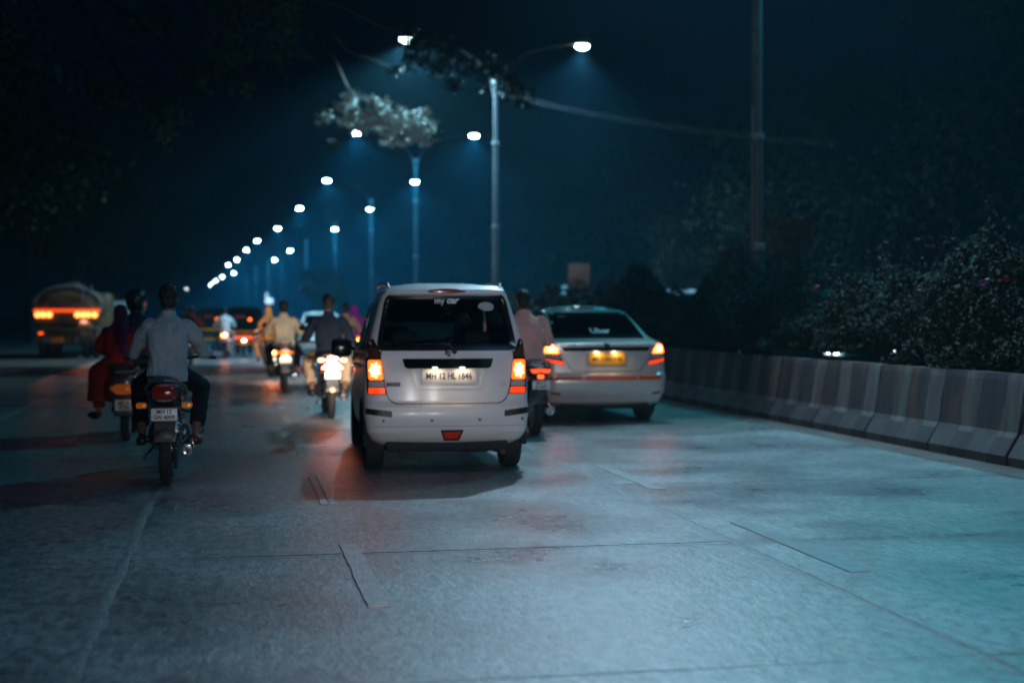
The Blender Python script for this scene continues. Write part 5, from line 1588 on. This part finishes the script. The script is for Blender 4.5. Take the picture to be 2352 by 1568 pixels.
def person(px, d, label, shirt, trousers, rz=0, dy=0.0, dx=0.0, shirt_c=None, tro_c=None, detail=1, seatz=.82, pillion=False, helmet=None, scale=1.0,
           sleeve='long', side=False, scarf=None, sari=False, lean=0.0, skin=None, turn=0.0, dz=0.0, width=1.0, group='people riding in the traffic'):
    g = P(px, d)
    root = empty('person', (g.x, g.y, 0), rz, label, 'person', group)
    V = .009 if detail >= 2 else (.014 if detail == 1 else .022)
    ya = .30
    oy = ya + .32 + dy; ox = dx
    pel = Vector((ox, oy, seatz + .07 + dz))
    S = scale; W_ = width
    def T(x, y, z): return Vector((pel.x + x * S * W_, pel.y + y * S, pel.z + z * S))
    ln = lean
    chest = T(0, .08 + ln * .5, .30); neck = T(0, .13 + ln, .52); head = T(0, .165 + ln, .665)
    mb = MB()
    # torso core
    mb.ell(T(0, 0, .02), (.145 * S, .11 * S, .12 * S)); mb.cap(T(0, 0, .0), chest, .115 * S, .125 * S)
    mb.cap(chest, T(0, .12 + ln, .44), .115 * S, .055 * S)
    mb.cap(T(0, .11 + ln, .45), head + Vector((0, -.02, -.06)) * S, .056 * S, .052 * S)
    for sx in (-1, 1): mb.cap(T(sx * .07, .11 + ln, .42), T(sx * .165, .11 + ln, .41), .05 * S, .045 * S)
    # head: skull, face, jaw, ears, nose
    Rh = Matrix.Rotation(turn, 3, 'Z')
    def H(x, y, z): return head + Rh @ (Vector((x, y, z)) * S)
    mb.ell(H(0, -.008, .015), (.073 * S, .092 * S, .092 * S), 18, 12)
    mb.ell(H(0, .03, -.035), (.060 * S, .062 * S, .078 * S), 14, 10)
    mb.ell(H(0, .055, -.088), (.034 * S, .034 * S, .026 * S), 10, 8)
    mb.cap(H(0, .090, .012), H(0, .108, -.028), .009 * S, .014 * S, 8)
    mb.ell(H(0, .086, -.062), (.026 * S, .012 * S, .010 * S), 10, 6)
    for sx in (-1, 1):
        mb.ell(H(sx * .076, -.002, -.012), (.010 * S, .022 * S, .032 * S), 10, 8)
        mb.ell(H(sx * .030, .084, .022), (.020 * S, .010 * S, .007 * S), 8, 6)
        mb.ell(H(sx * .030, .078, .004), (.014 * S, .010 * S, .009 * S), 8, 6)
    # arms
    sh_t = []; arms = []
    for sx in (-1, 1):
        sho = T(sx * .185, .11 + ln, .425)
        if pillion:
            elb = T(sx * .27, .22 + ln, .20); wr = T(sx * .17, .42, .10); hnd = T(sx * .15, .50, .08)
        else:
            hnd = Vector((sx * .335 + ox * 0, ya + .885, 1.045)); elb = sho.lerp(hnd, .46) + Vector((sx * .045, -.06, -.12)) * S
            wr = elb.lerp(hnd, .86) + Vector((0, -.01, .015))
        arms.append((sx, sho, elb, wr, hnd))
        mb.cap(sho, elb, .042 * S, .036 * S); mb.cap(elb, wr, .039 * S, .025 * S)
        # hand: palm + four fingers + thumb, curled round the grip
        palm = wr.lerp(hnd, .55)
        mb.ell(palm + Vector((0, .012, .004)), (.038 * S, .034 * S, .019 * S), 12, 8)
        for k in range(4):
            fx = palm.x + (k - 1.5) * .0195 * S; fl_ = (.9, 1.0, .96, .78)[k if sx > 0 else 3 - k] * S
            p0 = Vector((fx, palm.y + .030, palm.z + .010)); p1 = Vector((fx, palm.y + .030 + .034 * fl_, palm.z + .004))
            p2 = p1 + Vector((0, .012, -.026)) * fl_; p3 = p2 + Vector((0, -.016, -.018)) * fl_
            mb.cap(p0, p1, .0098 * S, .0092 * S, 7); mb.cap(p1, p2, .009 * S, .0085 * S, 7); mb.cap(p2, p3, .0085 * S, .0075 * S, 7)
        tb = palm + Vector((-sx * .034, .004, -.004)) * S
        mb.cap(tb, tb + Vector((-sx * .014, .030, -.012)) * S, .012 * S, .010 * S, 7)
        mb.cap(tb + Vector((-sx * .014, .030, -.012)) * S, tb + Vector((-sx * .002, .050, -.026)) * S, .010 * S, .0085 * S, 7)
    # legs
    legs = []
    for sx in (-1, 1):
        hip = T(sx * .09, .02, .0)
        if side:
            knee = Vector((pel.x - .22, pel.y + sx * .08 + .10, pel.z - .08)); ank = Vector((pel.x - .23, pel.y + sx * .06 + .10, .34)); toe = ank + Vector((-.08, .08, -.07))
        elif pillion:
            knee = Vector((ox + sx * .30, oy + .40, seatz - .03)); ank = Vector((ox + sx * .22, oy + .08, .44)); toe = ank + Vector((sx * .02, .16, -.07))
        else:
            knee = Vector((ox + sx * .27, oy + .47, seatz - .05)); ank = Vector((sx * .225, ya + .50, .38)); toe = ank + Vector((sx * .03, .17, -.055))
        legs.append((sx, hip, knee, ank, toe))
        mb.cap(hip, knee, .078 * S, .055 * S); mb.cap(knee, knee.lerp(ank, .35), .054 * S, .056 * S); mb.cap(knee.lerp(ank, .35), ank, .055 * S, .034 * S)
        mb.cap(ank + Vector((0, -.03, -.035)), toe, .034 * S, .027 * S)
    remesh('body', mb, skin or M_SKIN, root, V, 3)
    # shirt
    st = MB()
    rings = []
    for (z, w, dd, yy) in ((-.06, .176, .135, -.01), (.0, .178, .14, -.005), (.08, .165, .13, .01), (.16, .166, .128, .03), (.27, .182, .132, .065 + ln * .45), (.36, .196, .128, .09 + ln * .7), (.42, .185, .105, .105 + ln * .9), (.455, .135, .085, .115 + ln), (.50, .078, .068, .125 + ln), (.54, .064, .060, .133 + ln)):
        rings.append([T(w * math.copysign(abs(math.cos(a)) ** .85, math.cos(a)), yy + dd * math.sin(a), z) for a in [2 * PI * k / 24 for k in range(24)]])
    st.loft(rings)
    for (sx, sho, elb, wr, hnd) in arms:
        st.cap(sho + Vector((-sx * .03, 0, -.015)), sho.lerp(elb, .5), .079 * S, .068 * S)
        end = 1.0 if sleeve == 'long' else .0
        st.cap(sho.lerp(elb, .5), elb, .067 * S, .060 * S)
        if sleeve == 'long':
            st.cap(elb, elb.lerp(wr, .95), .056 * S, .040 * S)
    zc = T(0, 0, -.055).z
    remesh('shirt' if not sari else 'dress', st, shirt, root, V, 2, disp=.026, dscale=9, seed=px % 17)
    if sleeve == 'long':
        pass
    # collar
    co = MB(); c0 = T(0, .131 + ln, .535)
    co.lathe([(.068 * S, -.012), (.064 * S, .016), (.058 * S, .018), (.058 * S, -.012)], tuple(c0), 'Z', 18)
    co.build('collar', shirt, root)
    # trousers
    tr = MB()
    tr.ell(T(0, .01, -.01), (.172 * S * W_, .14 * S, .12 * S), 16, 10)
    for (sx, hip, knee, ank, toe) in legs:
        tr.cap(hip + Vector((sx * .01, 0, 0)), knee, .095 * S, .078 * S)
        hem = knee.lerp(ank, .80 if not sari else .95)
        tr.cap(knee, knee.lerp(ank, .45), .076 * S, .072 * S)
        tr.tube([knee.lerp(ank, .40), hem], [.072 * S, .070 * S], 14)
    if sari and side:
        q0 = Vector((pel.x - .02, pel.y + .04, pel.z - .02)); q1 = Vector((pel.x - .20, pel.y + .08, pel.z - .12)); q2 = Vector((pel.x - .21, pel.y + .10, .44))
        tr.cap(q0, q1, .16, .15); tr.tube([q1, q1.lerp(q2, .5), q2], [.15, .14, .155], 16)
        tr.tube([q0 + Vector((.02, -.06, 0)), q0 + Vector((-.06, -.08, -.32)), q0 + Vector((-.10, -.07, -.40))], [.13, .08, .03], 12)
    remesh('trousers' if not sari else 'skirt', tr, trousers, root, V, 2, disp=.012, dscale=8, seed=px % 11 + 3)
    for (sx, hip, knee, ank, toe) in legs:
        sh_ = MB(); m = ank + Vector((0, -.04, -.055))
        dirv = (toe - m); dirv.z = 0; dirv.normalize()
        sh_.cap(m, m + dirv * .19 + Vector((0, 0, -.01)), .042 * S, .038 * S)
        sh_.box(m + dirv * .08 + Vector((0, 0, -.038)), (.085, .085, .02), bev=.008)
        remesh('shoe', sh_, M_BLK, root, .014, 2)
    # hair / helmet / scarf
    if helmet is not None:
        h = MB(); h.ell(H(0, 0, .02), (.125 * S, .145 * S, .135 * S), 20, 14)
        h.ell(H(0, .02, -.05), (.115 * S, .13 * S, .09 * S), 16, 10)
        remesh('helmet', h, helmet, root, V, 2)
    elif scarf is not None:
        h = MB(); h.ell(H(0, -.012, .02), (.098 * S, .115 * S, .118 * S), 18, 12)
        h.cap(H(0, -.02, -.05), T(0, .10 + ln, .47), .092 * S, .125 * S)
        for sx in (-1, 1): h.cap(T(0, .10 + ln, .46), T(sx * .15, .10 + ln, .41), .10 * S, .085 * S)
        h.cap(T(.02, -.0 + ln, .42), T(.05, -.05, .10), .09 * S, .06 * S)
        remesh('headscarf', h, scarf, root, V, 2, disp=.018, dscale=10, seed=5)
    else:
        h = MB(); h.ell(H(0, -.020, .034), (.084 * S, .094 * S, .090 * S), 20, 14)
        h.ell(H(0, -.052, -.035), (.072 * S, .050 * S, .070 * S), 16, 10)
        h.ell(H(0, .030, .085), (.066 * S, .060 * S, .034 * S), 14, 8)
        for sx in (-1, 1): h.cap(H(sx * .072, .012, .03), H(sx * .074, .014, -.01), .012 * S, .008 * S, 8)
        remesh('hair', h, M_HAIR, root, V, 1, disp=.011, dscale=34, seed=px % 7)
    return root

# nearest rider on the left
moto(377, 11.45, 'black motorcycle with white plate MH 12 and unlit tail lamp, nearest bike on the left', tail='off', beam=35, mirrors=False)
person(377, 11.45, 'rider in a long sleeved grey blue shirt and dark trousers on the nearest left motorcycle',
       fab('greyblue', (.30, .39, .43)), fab('navy', (.012, .014, .022)), detail=2, width=.98, scale=.985)
# pair on the far left
scooter(285, 15.6, 'dark scooter with unlit amber red tail lamp carrying two people at the far left', (.03, .03, .035), pbr('scooter_amber_red', (.5, .10, .015), .15, coat=1, emit=(1, .2, .02), estr=.10), pbr('dull_cream_plate', (.5, .47, .38), .5))
person(300, 15.6, 'rider in a dark helmet directly in front of the woman in red', fab('darkgreen', (.03, .04, .05)), fab('black', (.012, .012, .014)), dy=.15, detail=0, helmet=pbr('dark_helmet', (.02, .02, .025), .12, coat=1))
person(268, 15.6, 'woman in a red orange dress and purple headscarf sitting sideways behind the far left rider', fab('redorange', (.22, .014, .010)), fab('orangered', (.17, .016, .008)), dy=-.30, detail=1, dz=-.04, scarf=fab('purple', (.08, .01, .05)), side=True, sari=True, pillion=True, scale=.84, width=1.05, turn=.5)
# rider in pink shirt between the cars
moto(1240, 16.3, 'dark motorcycle with dim red tail lamp and white plate between the two near cars', tail='dim', plate_lines=('MH 12', 'JK 4207'))
person(1233, 16.3, 'rider in a pale pink shirt between the white hatchback and the white sedan', fab('pink', (.90, .48, .43)), fab('black', (.012, .012, .014)), detail=1, width=1.22, scale=1.04)
# red motorcycle with bright tail cluster
moto(763, 19.0, 'red motorcycle with a blazing wide tail lamp left of the white hatchback', body=(.35, .02, .012), tail='bright', plate_lines=('MH 12', 'FB 8213'), plate_glow=2.2, beam=420)
person(763, 19.0, 'heavy rider in a dark navy shirt and beige trousers on the red motorcycle', fab('darknavy', (.012, .018, .032)), fab('beige', (.55, .38, .24)), detail=1, width=1.06, scale=1.03)
# cream shirt rider
moto(655, 25.4, 'dark motorcycle with orange lamp strip and chrome rack under the cream shirted rider', tail='strip', plate_lines=('MH 12', 'DS 6031'), plate_glow=1.3, rack=True, beam=1300)
person(655, 25.4, 'rider in a cream shirt and dark trousers, third near rider ahead on the left lane', fab('cream', (.82, .66, .47)), fab('black', (.012, .012, .014)), detail=1, width=1.1)
# woman in orange on scooter beyond
scooter(624, 31.5, 'scooter with one bright tail lamp just left of the cream shirted rider', (.35, .2, .15), lamp_glow('bike_far_lens', (1.0, .6, .22), (1.0, .10, .01), 28))
person(618, 32.0, 'woman in orange brown dress and headscarf on the scooter beside the cream shirt', fab('orangebrown', (.55, .22, .08)), fab('orangetan', (.55, .25, .12)), detail=0, dy=-.1, scarf=fab('tan', (.5, .26, .10)), sari=True, pillion=True, scale=.92, width=.85)
# purple top far rider near hatchback mirror
moto(824, 36, 'motorcycle with one bright tail lamp just above the black door mirror of the hatchback', tail='far', plate_lines=())
person(820, 36, 'person in a bright purple top seen small above the hatchback mirror', fab('violet', (.32, .03, .42)), fab('black', (.012, .012, .014)), detail=0, scarf=fab('violet2', (.32, .03, .42)))
moto(797, 30, 'dark motorcycle half hidden in front of the heavy rider in navy', tail='off', plate_lines=())
person(800, 30, 'rider in a dusty pink sleeve, mostly hidden behind the heavy rider in navy', fab('dusty', (.45, .28, .27)), fab('black', (.012, .012, .014)), detail=0, width=1.1)
# white shirt between the rickshaws
moto(515, 46, 'dark motorcycle between the two auto rickshaws', tail='far', plate_lines=())
person(515, 46, 'small distant rider in a white shirt between the two auto rickshaws', fab('white', (.75, .74, .74)), fab('grey', (.2, .19, .2)), detail=0)
# pair behind near rider's shoulder
moto(436, 40, 'distant motorcycle seen over the right shoulder of the nearest rider', tail='off', plate_lines=())
person(438, 40, 'distant rider in dark red clothing over the right shoulder of the nearest rider', fab('brick', (.25, .03, .02)), fab('black', (.012, .012, .014)), detail=0)
person(425, 39.6, 'distant pillion passenger in black beside the nearest rider\'s sleeve', fab('black2', (.02, .02, .025)), fab('black', (.012, .012, .014)), detail=0, pillion=True, dy=-.3)

# ================================================================== AUTO RICKSHAWS
M_YEL = pbr('rickshaw_yellow', (.95, .30, .012), .4, noise_amt=.1)
M_CAN = pbr('black_canopy', (.008, .008, .01), .9, spec=.15, bump=.4, bump_scale=9)
def rickshaw(px, d, label, front=False):
    g = P(px, d)
    root = empty('auto_rickshaw', (g.x, g.y, 0), 0, label, 'rickshaw', 'auto rickshaws ahead in the left lane')
    b = MB(); b.box((0, .38, .62), (1.24, .72, .52), bev=.07); b.box((0, 1.3, .42), (1.2, 1.5, .10), bev=.04); b.box((0, .72, .70), (1.2, .1, .6), bev=.03)
    b.loft([[(x * w, y, z) for x, z in ((-1, .32), (1, .32), (.95, .8), (.7, 1.0), (-.7, 1.0), (-.95, .8))] for y, w in ((2.0, .55), (2.35, .42), (2.55, .25))])
    b.build('body', M_BLK, root)
    for z, h in ((.86, .07), (.47, .075)):
        m = MB(); m.box((0, .025, z), (1.16, .05, h), bev=.015); m.build('bumper_bar', M_YEL, root)
    c = MB(); rings = []
    for y, s in ((.0, .96), (.05, 1.0), (.9, 1.0), (1.7, .98), (2.0, .9)):
        rings.append([(x * s, y, .92 + (z - .92) * (.98 + .02 * s)) for x, z in ((-.62, .90), (-.64, 1.2), (-.60, 1.55), (-.50, 1.66), (-.25, 1.70), (.25, 1.70), (.50, 1.66), (.60, 1.55), (.64, 1.2), (.62, .90))])
    c.loft(rings, cap=True); c.build('canopy', M_CAN, root)
    w = MB(); w.box((0, -.008, 1.32), (.62, .01, .30), bev=.004); w.build('rear_window', M_GLASS2, root)
    w = MB()
    for k in range(3): w.box((-.24 + .12 * k, -.018, 1.36), (.07, .006, .09), bev=.002)
    w.build('red_window_sticker', pbr('dim_red_paint', (.45, .05, .04), .5), root)['kind'] = 'stuff'
    m = MB(); m.ell((.20, -.02, 1.27), (.05, .02, .045)); m.build('high_lamp', pbr('orange_lamp', (.8, .2, .05), .3, emit=(1, .12, .01), estr=5), root)
    for sx in (-1, 1):
        m = MB(); m.ell((sx * .58, -.0, .66), (.075, .04, .085)); m.build('tail_light', lamp_glow('rick_lens', (1, .45, .12), (1, .12, .01), 9), root)
        if front:
            m = MB(); m.ell((sx * .44, -.03, .62), (.055, .03, .06)); m.build('reflector', pbr('pale_lamp', (.9, .9, 1), .2, emit=(.8, .8, 1), estr=3), root)
            m = MB(); m.ell((sx * .44, -.02, .87), (.07, .03, .045)); m.build('marker_lamp', pbr('peach_lamp', (.9, .6, .4), .2, emit=(1, .55, .35), estr=1.3), root)
    if front:
        m = MB(); m.box((0, -.02, .665), (.62, .03, .11), bev=.015); m.build('red_band', pbr('lit_red_band', (.7, .06, .03), .3, emit=(1, .10, .02), estr=1.3), root)
        m = MB(); m.ell((0, -.04, .52), (.12, .05, .09)); m.build('spare_cap', pbr('amber_cap', (.8, .4, .03), .4, emit=(1, .4, .03), estr=.6), root)
        m = MB(); m.ell((0, -.08, .57), (.065, .03, .045)); m.build('plate_lamp', pbr('white_lamp', (1, 1, 1), .4, emit=(1, .9, .8), estr=9), root)
    for x, y in ((-.52, .45), (.52, .45), (0, 2.2)):
        t = MB(); t.lathe([(.13, -.04), (.19, -.055), (.22, -.03), (.22, .03), (.19, .055), (.13, .04)], (0, 0, 0), 'X', 20, closed=True)
        e = t.build('wheel', M_RUB, root); e.location = (x, y, .22)
        m = MB(); m.lathe([(.13, -.03), (.03, -.04), (.03, .04), (.13, .03)], (0, 0, 0), 'X', 16); m.build('rim', M_MET, e)
    m = MB(); m.box((0, .9, .6), (1.05, .5, .14), bev=.05); m.box((0, .72, .9), (1.05, .12, .5), bev=.05); m.build('seat', M_SEATV, root)
    m = MB()
    for sx in (-1, 1): m.box((sx * .2, .1, .25), (.15, .03, .28), bev=.01)
    m.build('mud_flap', M_RUB, root)['kind'] = 'stuff'
    return root
rickshaw(560, 47.5, 'black canopied auto rickshaw with lit red band and white lamp, right of the pair', front=True)
rickshaw(486, 56, 'black and yellow auto rickshaw farther off at the left, partly behind a white shirted rider')

# ================================================================== TANKER TRUCK
def tanker(px, d):
    g = P(px, d)
    root = empty('tanker_truck', (g.x, g.y, 0), 0, 'dim yellow brown tanker truck with rows of orange lamps at the far left', 'truck')
    M_TK = pbr('faded_tank_paint', (.13, .08, .03), .5, noise_amt=.7, noise_scale=1.6)
    M_TKG = pbr('dull_tank_grey', (.16, .17, .19), .45, noise_amt=.4, noise_scale=2.5)
    t = MB()
    ell = lambda w, h, zc, y, n=26: [(w * math.cos(a), y, zc + h * math.sin(a)) for a in [2 * PI * k / n for k in range(n)]]
    t.loft([ell(.5, .25, 1.74, -.10), ell(.85, .45, 1.74, -.04), ell(1.02, .60, 1.74, .06), ell(1.03, .61, 1.74, 3.6), ell(.8, .45, 1.74, 3.72)])
    t.build('tank', M_TK, root)
    r = MB()
    r.tube([(1.05 * math.cos(a), 0.0, 1.72 + .63 * math.sin(a)) for a in [PI * (.04 + .92 * k / 20) for k in range(21)]], .05, 8)
    r.build('tank_rim', M_TKG, root)
    r = MB(); r.tube([(.7 * math.cos(a), -.08, 1.66 + .38 * math.sin(a)) for a in [PI * k / 16 for k in range(17)]], .03, 6)
    r.build('tank_arch', pbr('rust_red', (.22, .06, .025), .6), root)
    h = MB(); h.lathe([(.28, 0), (.28, .14), (.2, .2), (.02, .22)], (0, 1.6, 2.30), 'Z', 16); h.build('filler_hatch', M_TK, root)
    l = MB()
    for x in (.48, .74): l.tube([(x, -.14, .7), (x, -.14, 2.25), (x, .3, 2.4)], .02, 6)
    for k in range(6): l.tube([(.48, -.14, .85 + .26 * k), (.74, -.14, .85 + .26 * k)], .014, 6)
    l.build('ladder', M_TKG, root)
    c = MB(); c.box((0, 1.8, .95), (1.9, 3.9, .18), bev=.03); c.box((0, .0, 1.30), (2.05, .10, .42), bev=.03); c.box((0, .1, .8), (1.9, .10, .5), bev=.03); c.box((0, 1.9, .6), (1.0, 3.0, .3), bev=.05)
    c.build('chassis', pbr('dark_brown_metal', (.07, .055, .03), .6, noise_amt=.5), root)
    b = MB(); b.box((0, -.14, 1.56), (2.06, .05, .10), bev=.01); b.build('red_reflective_strip', pbr('glowing_truck_strip', (.8, .05, .02), .3, emit=(1, .085, .008), estr=1.25), root)  # reflective strip, its returned light put in as emission
    for x in (-.90, -.73, -.55, .33, .50, .66, .86):
        m = MB(); m.ell((x, -.15, 1.43), (.10, .04, .10), 12, 8); m.build('marker_lamp', lamp_glow('truck_lens', (1.2, .55, .16), (1, .20, .02), 4.5), root)
    for x, z in ((-.82, .86), (1.05, .70)):
        m = MB(); m.box((x, -.07, z), (.14, .05, .12), bev=.02); m.build('tail_light', pbr('truck_red', (.8, .08, .02), .3, emit=(1, .09, .01), estr=2.5), root)
    for x0, w, mt in ((-.93, .16, M_TK), (-.66, .30, M_TKG), (-.30, .42, M_YEL), (.03, .2, M_TK), (.28, .16, M_TKG)):
        m = MB(); m.box((x0, -.09, .62), (w, .06, .20), bev=.02); m.build('bumper_panel', mt, root)
    m = MB(); m.lathe([(.02, -.11), (.20, -.08), (.235, .0), (.235, .12)], (.55, -.02, 1.02), 'Y', 22); m.build('spare_hub', pbr('ochre', (.55, .24, .02), .5, emit=(1, .3, .02), estr=.05), root)
    m = MB(); m.ell((.52, -.16, 1.20), (.12, .03, .065)); m.build('hub_lamp', pbr('peach_lamp2', (.9, .5, .4), .3, emit=(1, .5, .35), estr=1.1), root)
    for x in (-.82, -.52, .52, .82):
        for y in (.8,):
            t = MB(); t.lathe([(.25, -.10), (.40, -.13), (.46, -.08), (.46, .08), (.40, .13), (.25, .10)], (0, 0, 0), 'X', 24, closed=True)
            e = t.build('wheel', M_RUB, root); e.location = (x, y, .46)
            m = MB(); m.lathe([(.25, -.06), (.1, -.1), (.1, .1), (.25, .06)], (0, 0, 0), 'X', 16); m.build('rim', M_MET, e)
    for x in (-.85, .85):
        t = MB(); t.lathe([(.25, -.10), (.40, -.13), (.46, -.08), (.46, .08), (.40, .13), (.25, .10)], (0, 0, 0), 'X', 24, closed=True)
        e = t.build('wheel', M_RUB, root); e.location = (x, 4.6, .46)
    c = MB(); c.box((0, 4.9, 1.35), (2.0, 1.6, 1.7), bev=.12); c.build('cab', M_TK, root)
    m = MB(); m.tube([(1.0, 4.4, 1.7), (1.25, 4.45, 1.75)], .02, 6); m.box((1.3, 4.45, 1.6), (.16, .06, .35), bev=.02); m.build('mirror', M_BLK, root)
    return root
tanker(155, 46)
# second vehicle just right of the tanker: a small white cab seen end on
def minitruck(px, d):
    g = P(px, d)
    root = empty('mini_truck', (g.x, g.y, 0), 0, 'dark mini truck with pale window just right of the tanker, partly behind the woman', 'truck')
    M_C = pbr('brownish_truck', (.07, .05, .04), .6, noise_amt=.4)
    b = MB(); b.box((0, 1.1, .95), (1.55, 2.2, .6), bev=.05); b.build('cargo_box', M_C, root)
    b = MB(); b.box((0, 2.8, 1.25), (1.5, 1.2, 1.5), bev=.12); b.build('cab', M_C, root)
    b = MB(); b.box((-.1, 2.17, 1.70), (.85, .02, .5), bev=.01); b.build('rear_window', pbr('pale_window', (.30, .38, .42), .15), root)
    b = MB(); 
    for x in (-.72, .72): b.box((x, .1, 1.65), (.06, .06, 1.0), bev=.01)
    b.build('stake', M_TRIM, root)['kind'] = 'stuff'
    m = MB(); m.ell((-.72, -.03, 1.25), (.07, .03, .12)); m.build('tail_light', pbr('amber_lit', (1, .4, .05), .3, emit=(1, .22, .01), estr=2.5), root)
    b = MB(); b.box((0, 1.8, .55), (1.4, 3.6, .12), bev=.02); b.build('chassis', M_DARK, root)
    for x in (-.62, .62):
        for y in (.7, 3.0):
            t = MB(); t.lathe([(.17, -.08), (.27, -.1), (.31, -.06), (.31, .06), (.27, .1), (.17, .08)], (0, 0, 0), 'X', 20, closed=True)
            e = t.build('wheel', M_RUB, root); e.location = (x, y, .31)
minitruck(268, 52)

# ================================================================== SIGNS
def sign():
    d = 38
    g = P(1330, d)
    root = empty('road_sign', (g.x, g.y, 0), 0, 'pale rectangular board on a post rising behind the white sedan roof', 'sign')
    z0 = Z(670, d); z1 = Z(605, d)
    m = MB(); m.tube([(0, .03, 0), (0, .03, z1 - .05)], .03, 8); m.build('post', M_STEEL, root)
    m = MB(); m.box((0, 0, (z0 + z1) / 2), (.58, .02, z1 - z0), bev=.008); bd = m.build('board', pbr('pinkish_board', (.72, .60, .58), .6, noise_amt=.15, noise_scale=3), root)
    m = MB(); m.box((0, -.014, z0 + .05), (.56, .004, .07)); m.build('red_band', pbr('brick_red', (.4, .09, .05), .6), bd)
    m = MB()
    for k, (w, x) in enumerate(((.30, .05), (.36, -.02), (.44, 0))): m.box((x, -.013, z1 - .28 - .12 * k), (w, .003, .035))
    m.build('faded_lines', pbr('faded_print', (.30, .26, .27), .7), bd)['kind'] = 'stuff'
sign()
def litsign():
    d = 150; g = P(617, d)
    root = empty('lit_sign', (g.x, g.y, 0), 0, 'tiny white lit sign far down the road below the row of lamps', 'sign')
    m = MB(); m.tube([(0, 0, 0), (0, 0, 2.4)], .05, 6); m.build('post', M_STEEL, root)
    M_ = pbr('lit_white_box', (1, 1, 1), .4, emit=(.75, .9, 1), estr=1.1)
    m = MB(); m.box((.05, 0, 2.95), (.75, .1, .55), bev=.02); m.build('panel', M_, root)
    m = MB(); m.box((-.2, 0, 3.5), (.16, .1, .5), bev=.02); m.build('upright_panel', M_, root)
litsign()
# two faint bluish lamps right of the hatchback roof
for py, lb in ((659, 'upper of two faint bluish lights beside the pale road board'), (675, 'lower of two faint bluish lights beside the pale road board')):
    g = P(1295, 70)
    m = MB(); m.ell((0, 0, 0), (.16, .08, .10)); o = m.build('blue_light', pbr('faint_blue_lamp', (.4, .7, .9), .3, emit=(.25, .65, .9), estr=.9))
    o.location = (g.x, g.y, Z(py, 70)); tagset(o, lb, 'light')
g = P(1295, 70)
m = MB(); m.tube([(0, 0, 0), (0, 0, Z(655, 70))], .03, 6); o = m.build('light_post', M_STEEL); o.location = (g.x, g.y + .1, 0); tagset(o, 'thin post carrying two faint bluish lights beside the pale road board', 'post')

# ================================================================== HAZE
if HAZE > 0:
    hz = MB(); hz.box((40, 250, 12.5), (260, 640, 28))
    me = hz.mesh('haze')
    hm_, N, L = new_mat('haze_volume')
    N.remove(N['Principled BSDF'])
    pv = N.new('ShaderNodeVolumePrincipled')
    pv.inputs['Color'].default_value = (.30, .78, 1.0, 1); pv.inputs['Density'].default_value = HAZE
    pv.inputs['Anisotropy'].default_value = .25
    L.new(pv.outputs[0], N['Material Output'].inputs['Volume'])
    ho = link_mesh('haze', me, hm_, None, smooth=False)
    ho['kind'] = 'stuff'; ho['label'] = 'thin teal night haze glowing around the street lamps'

bpy.data.scenes.remove(TMP)
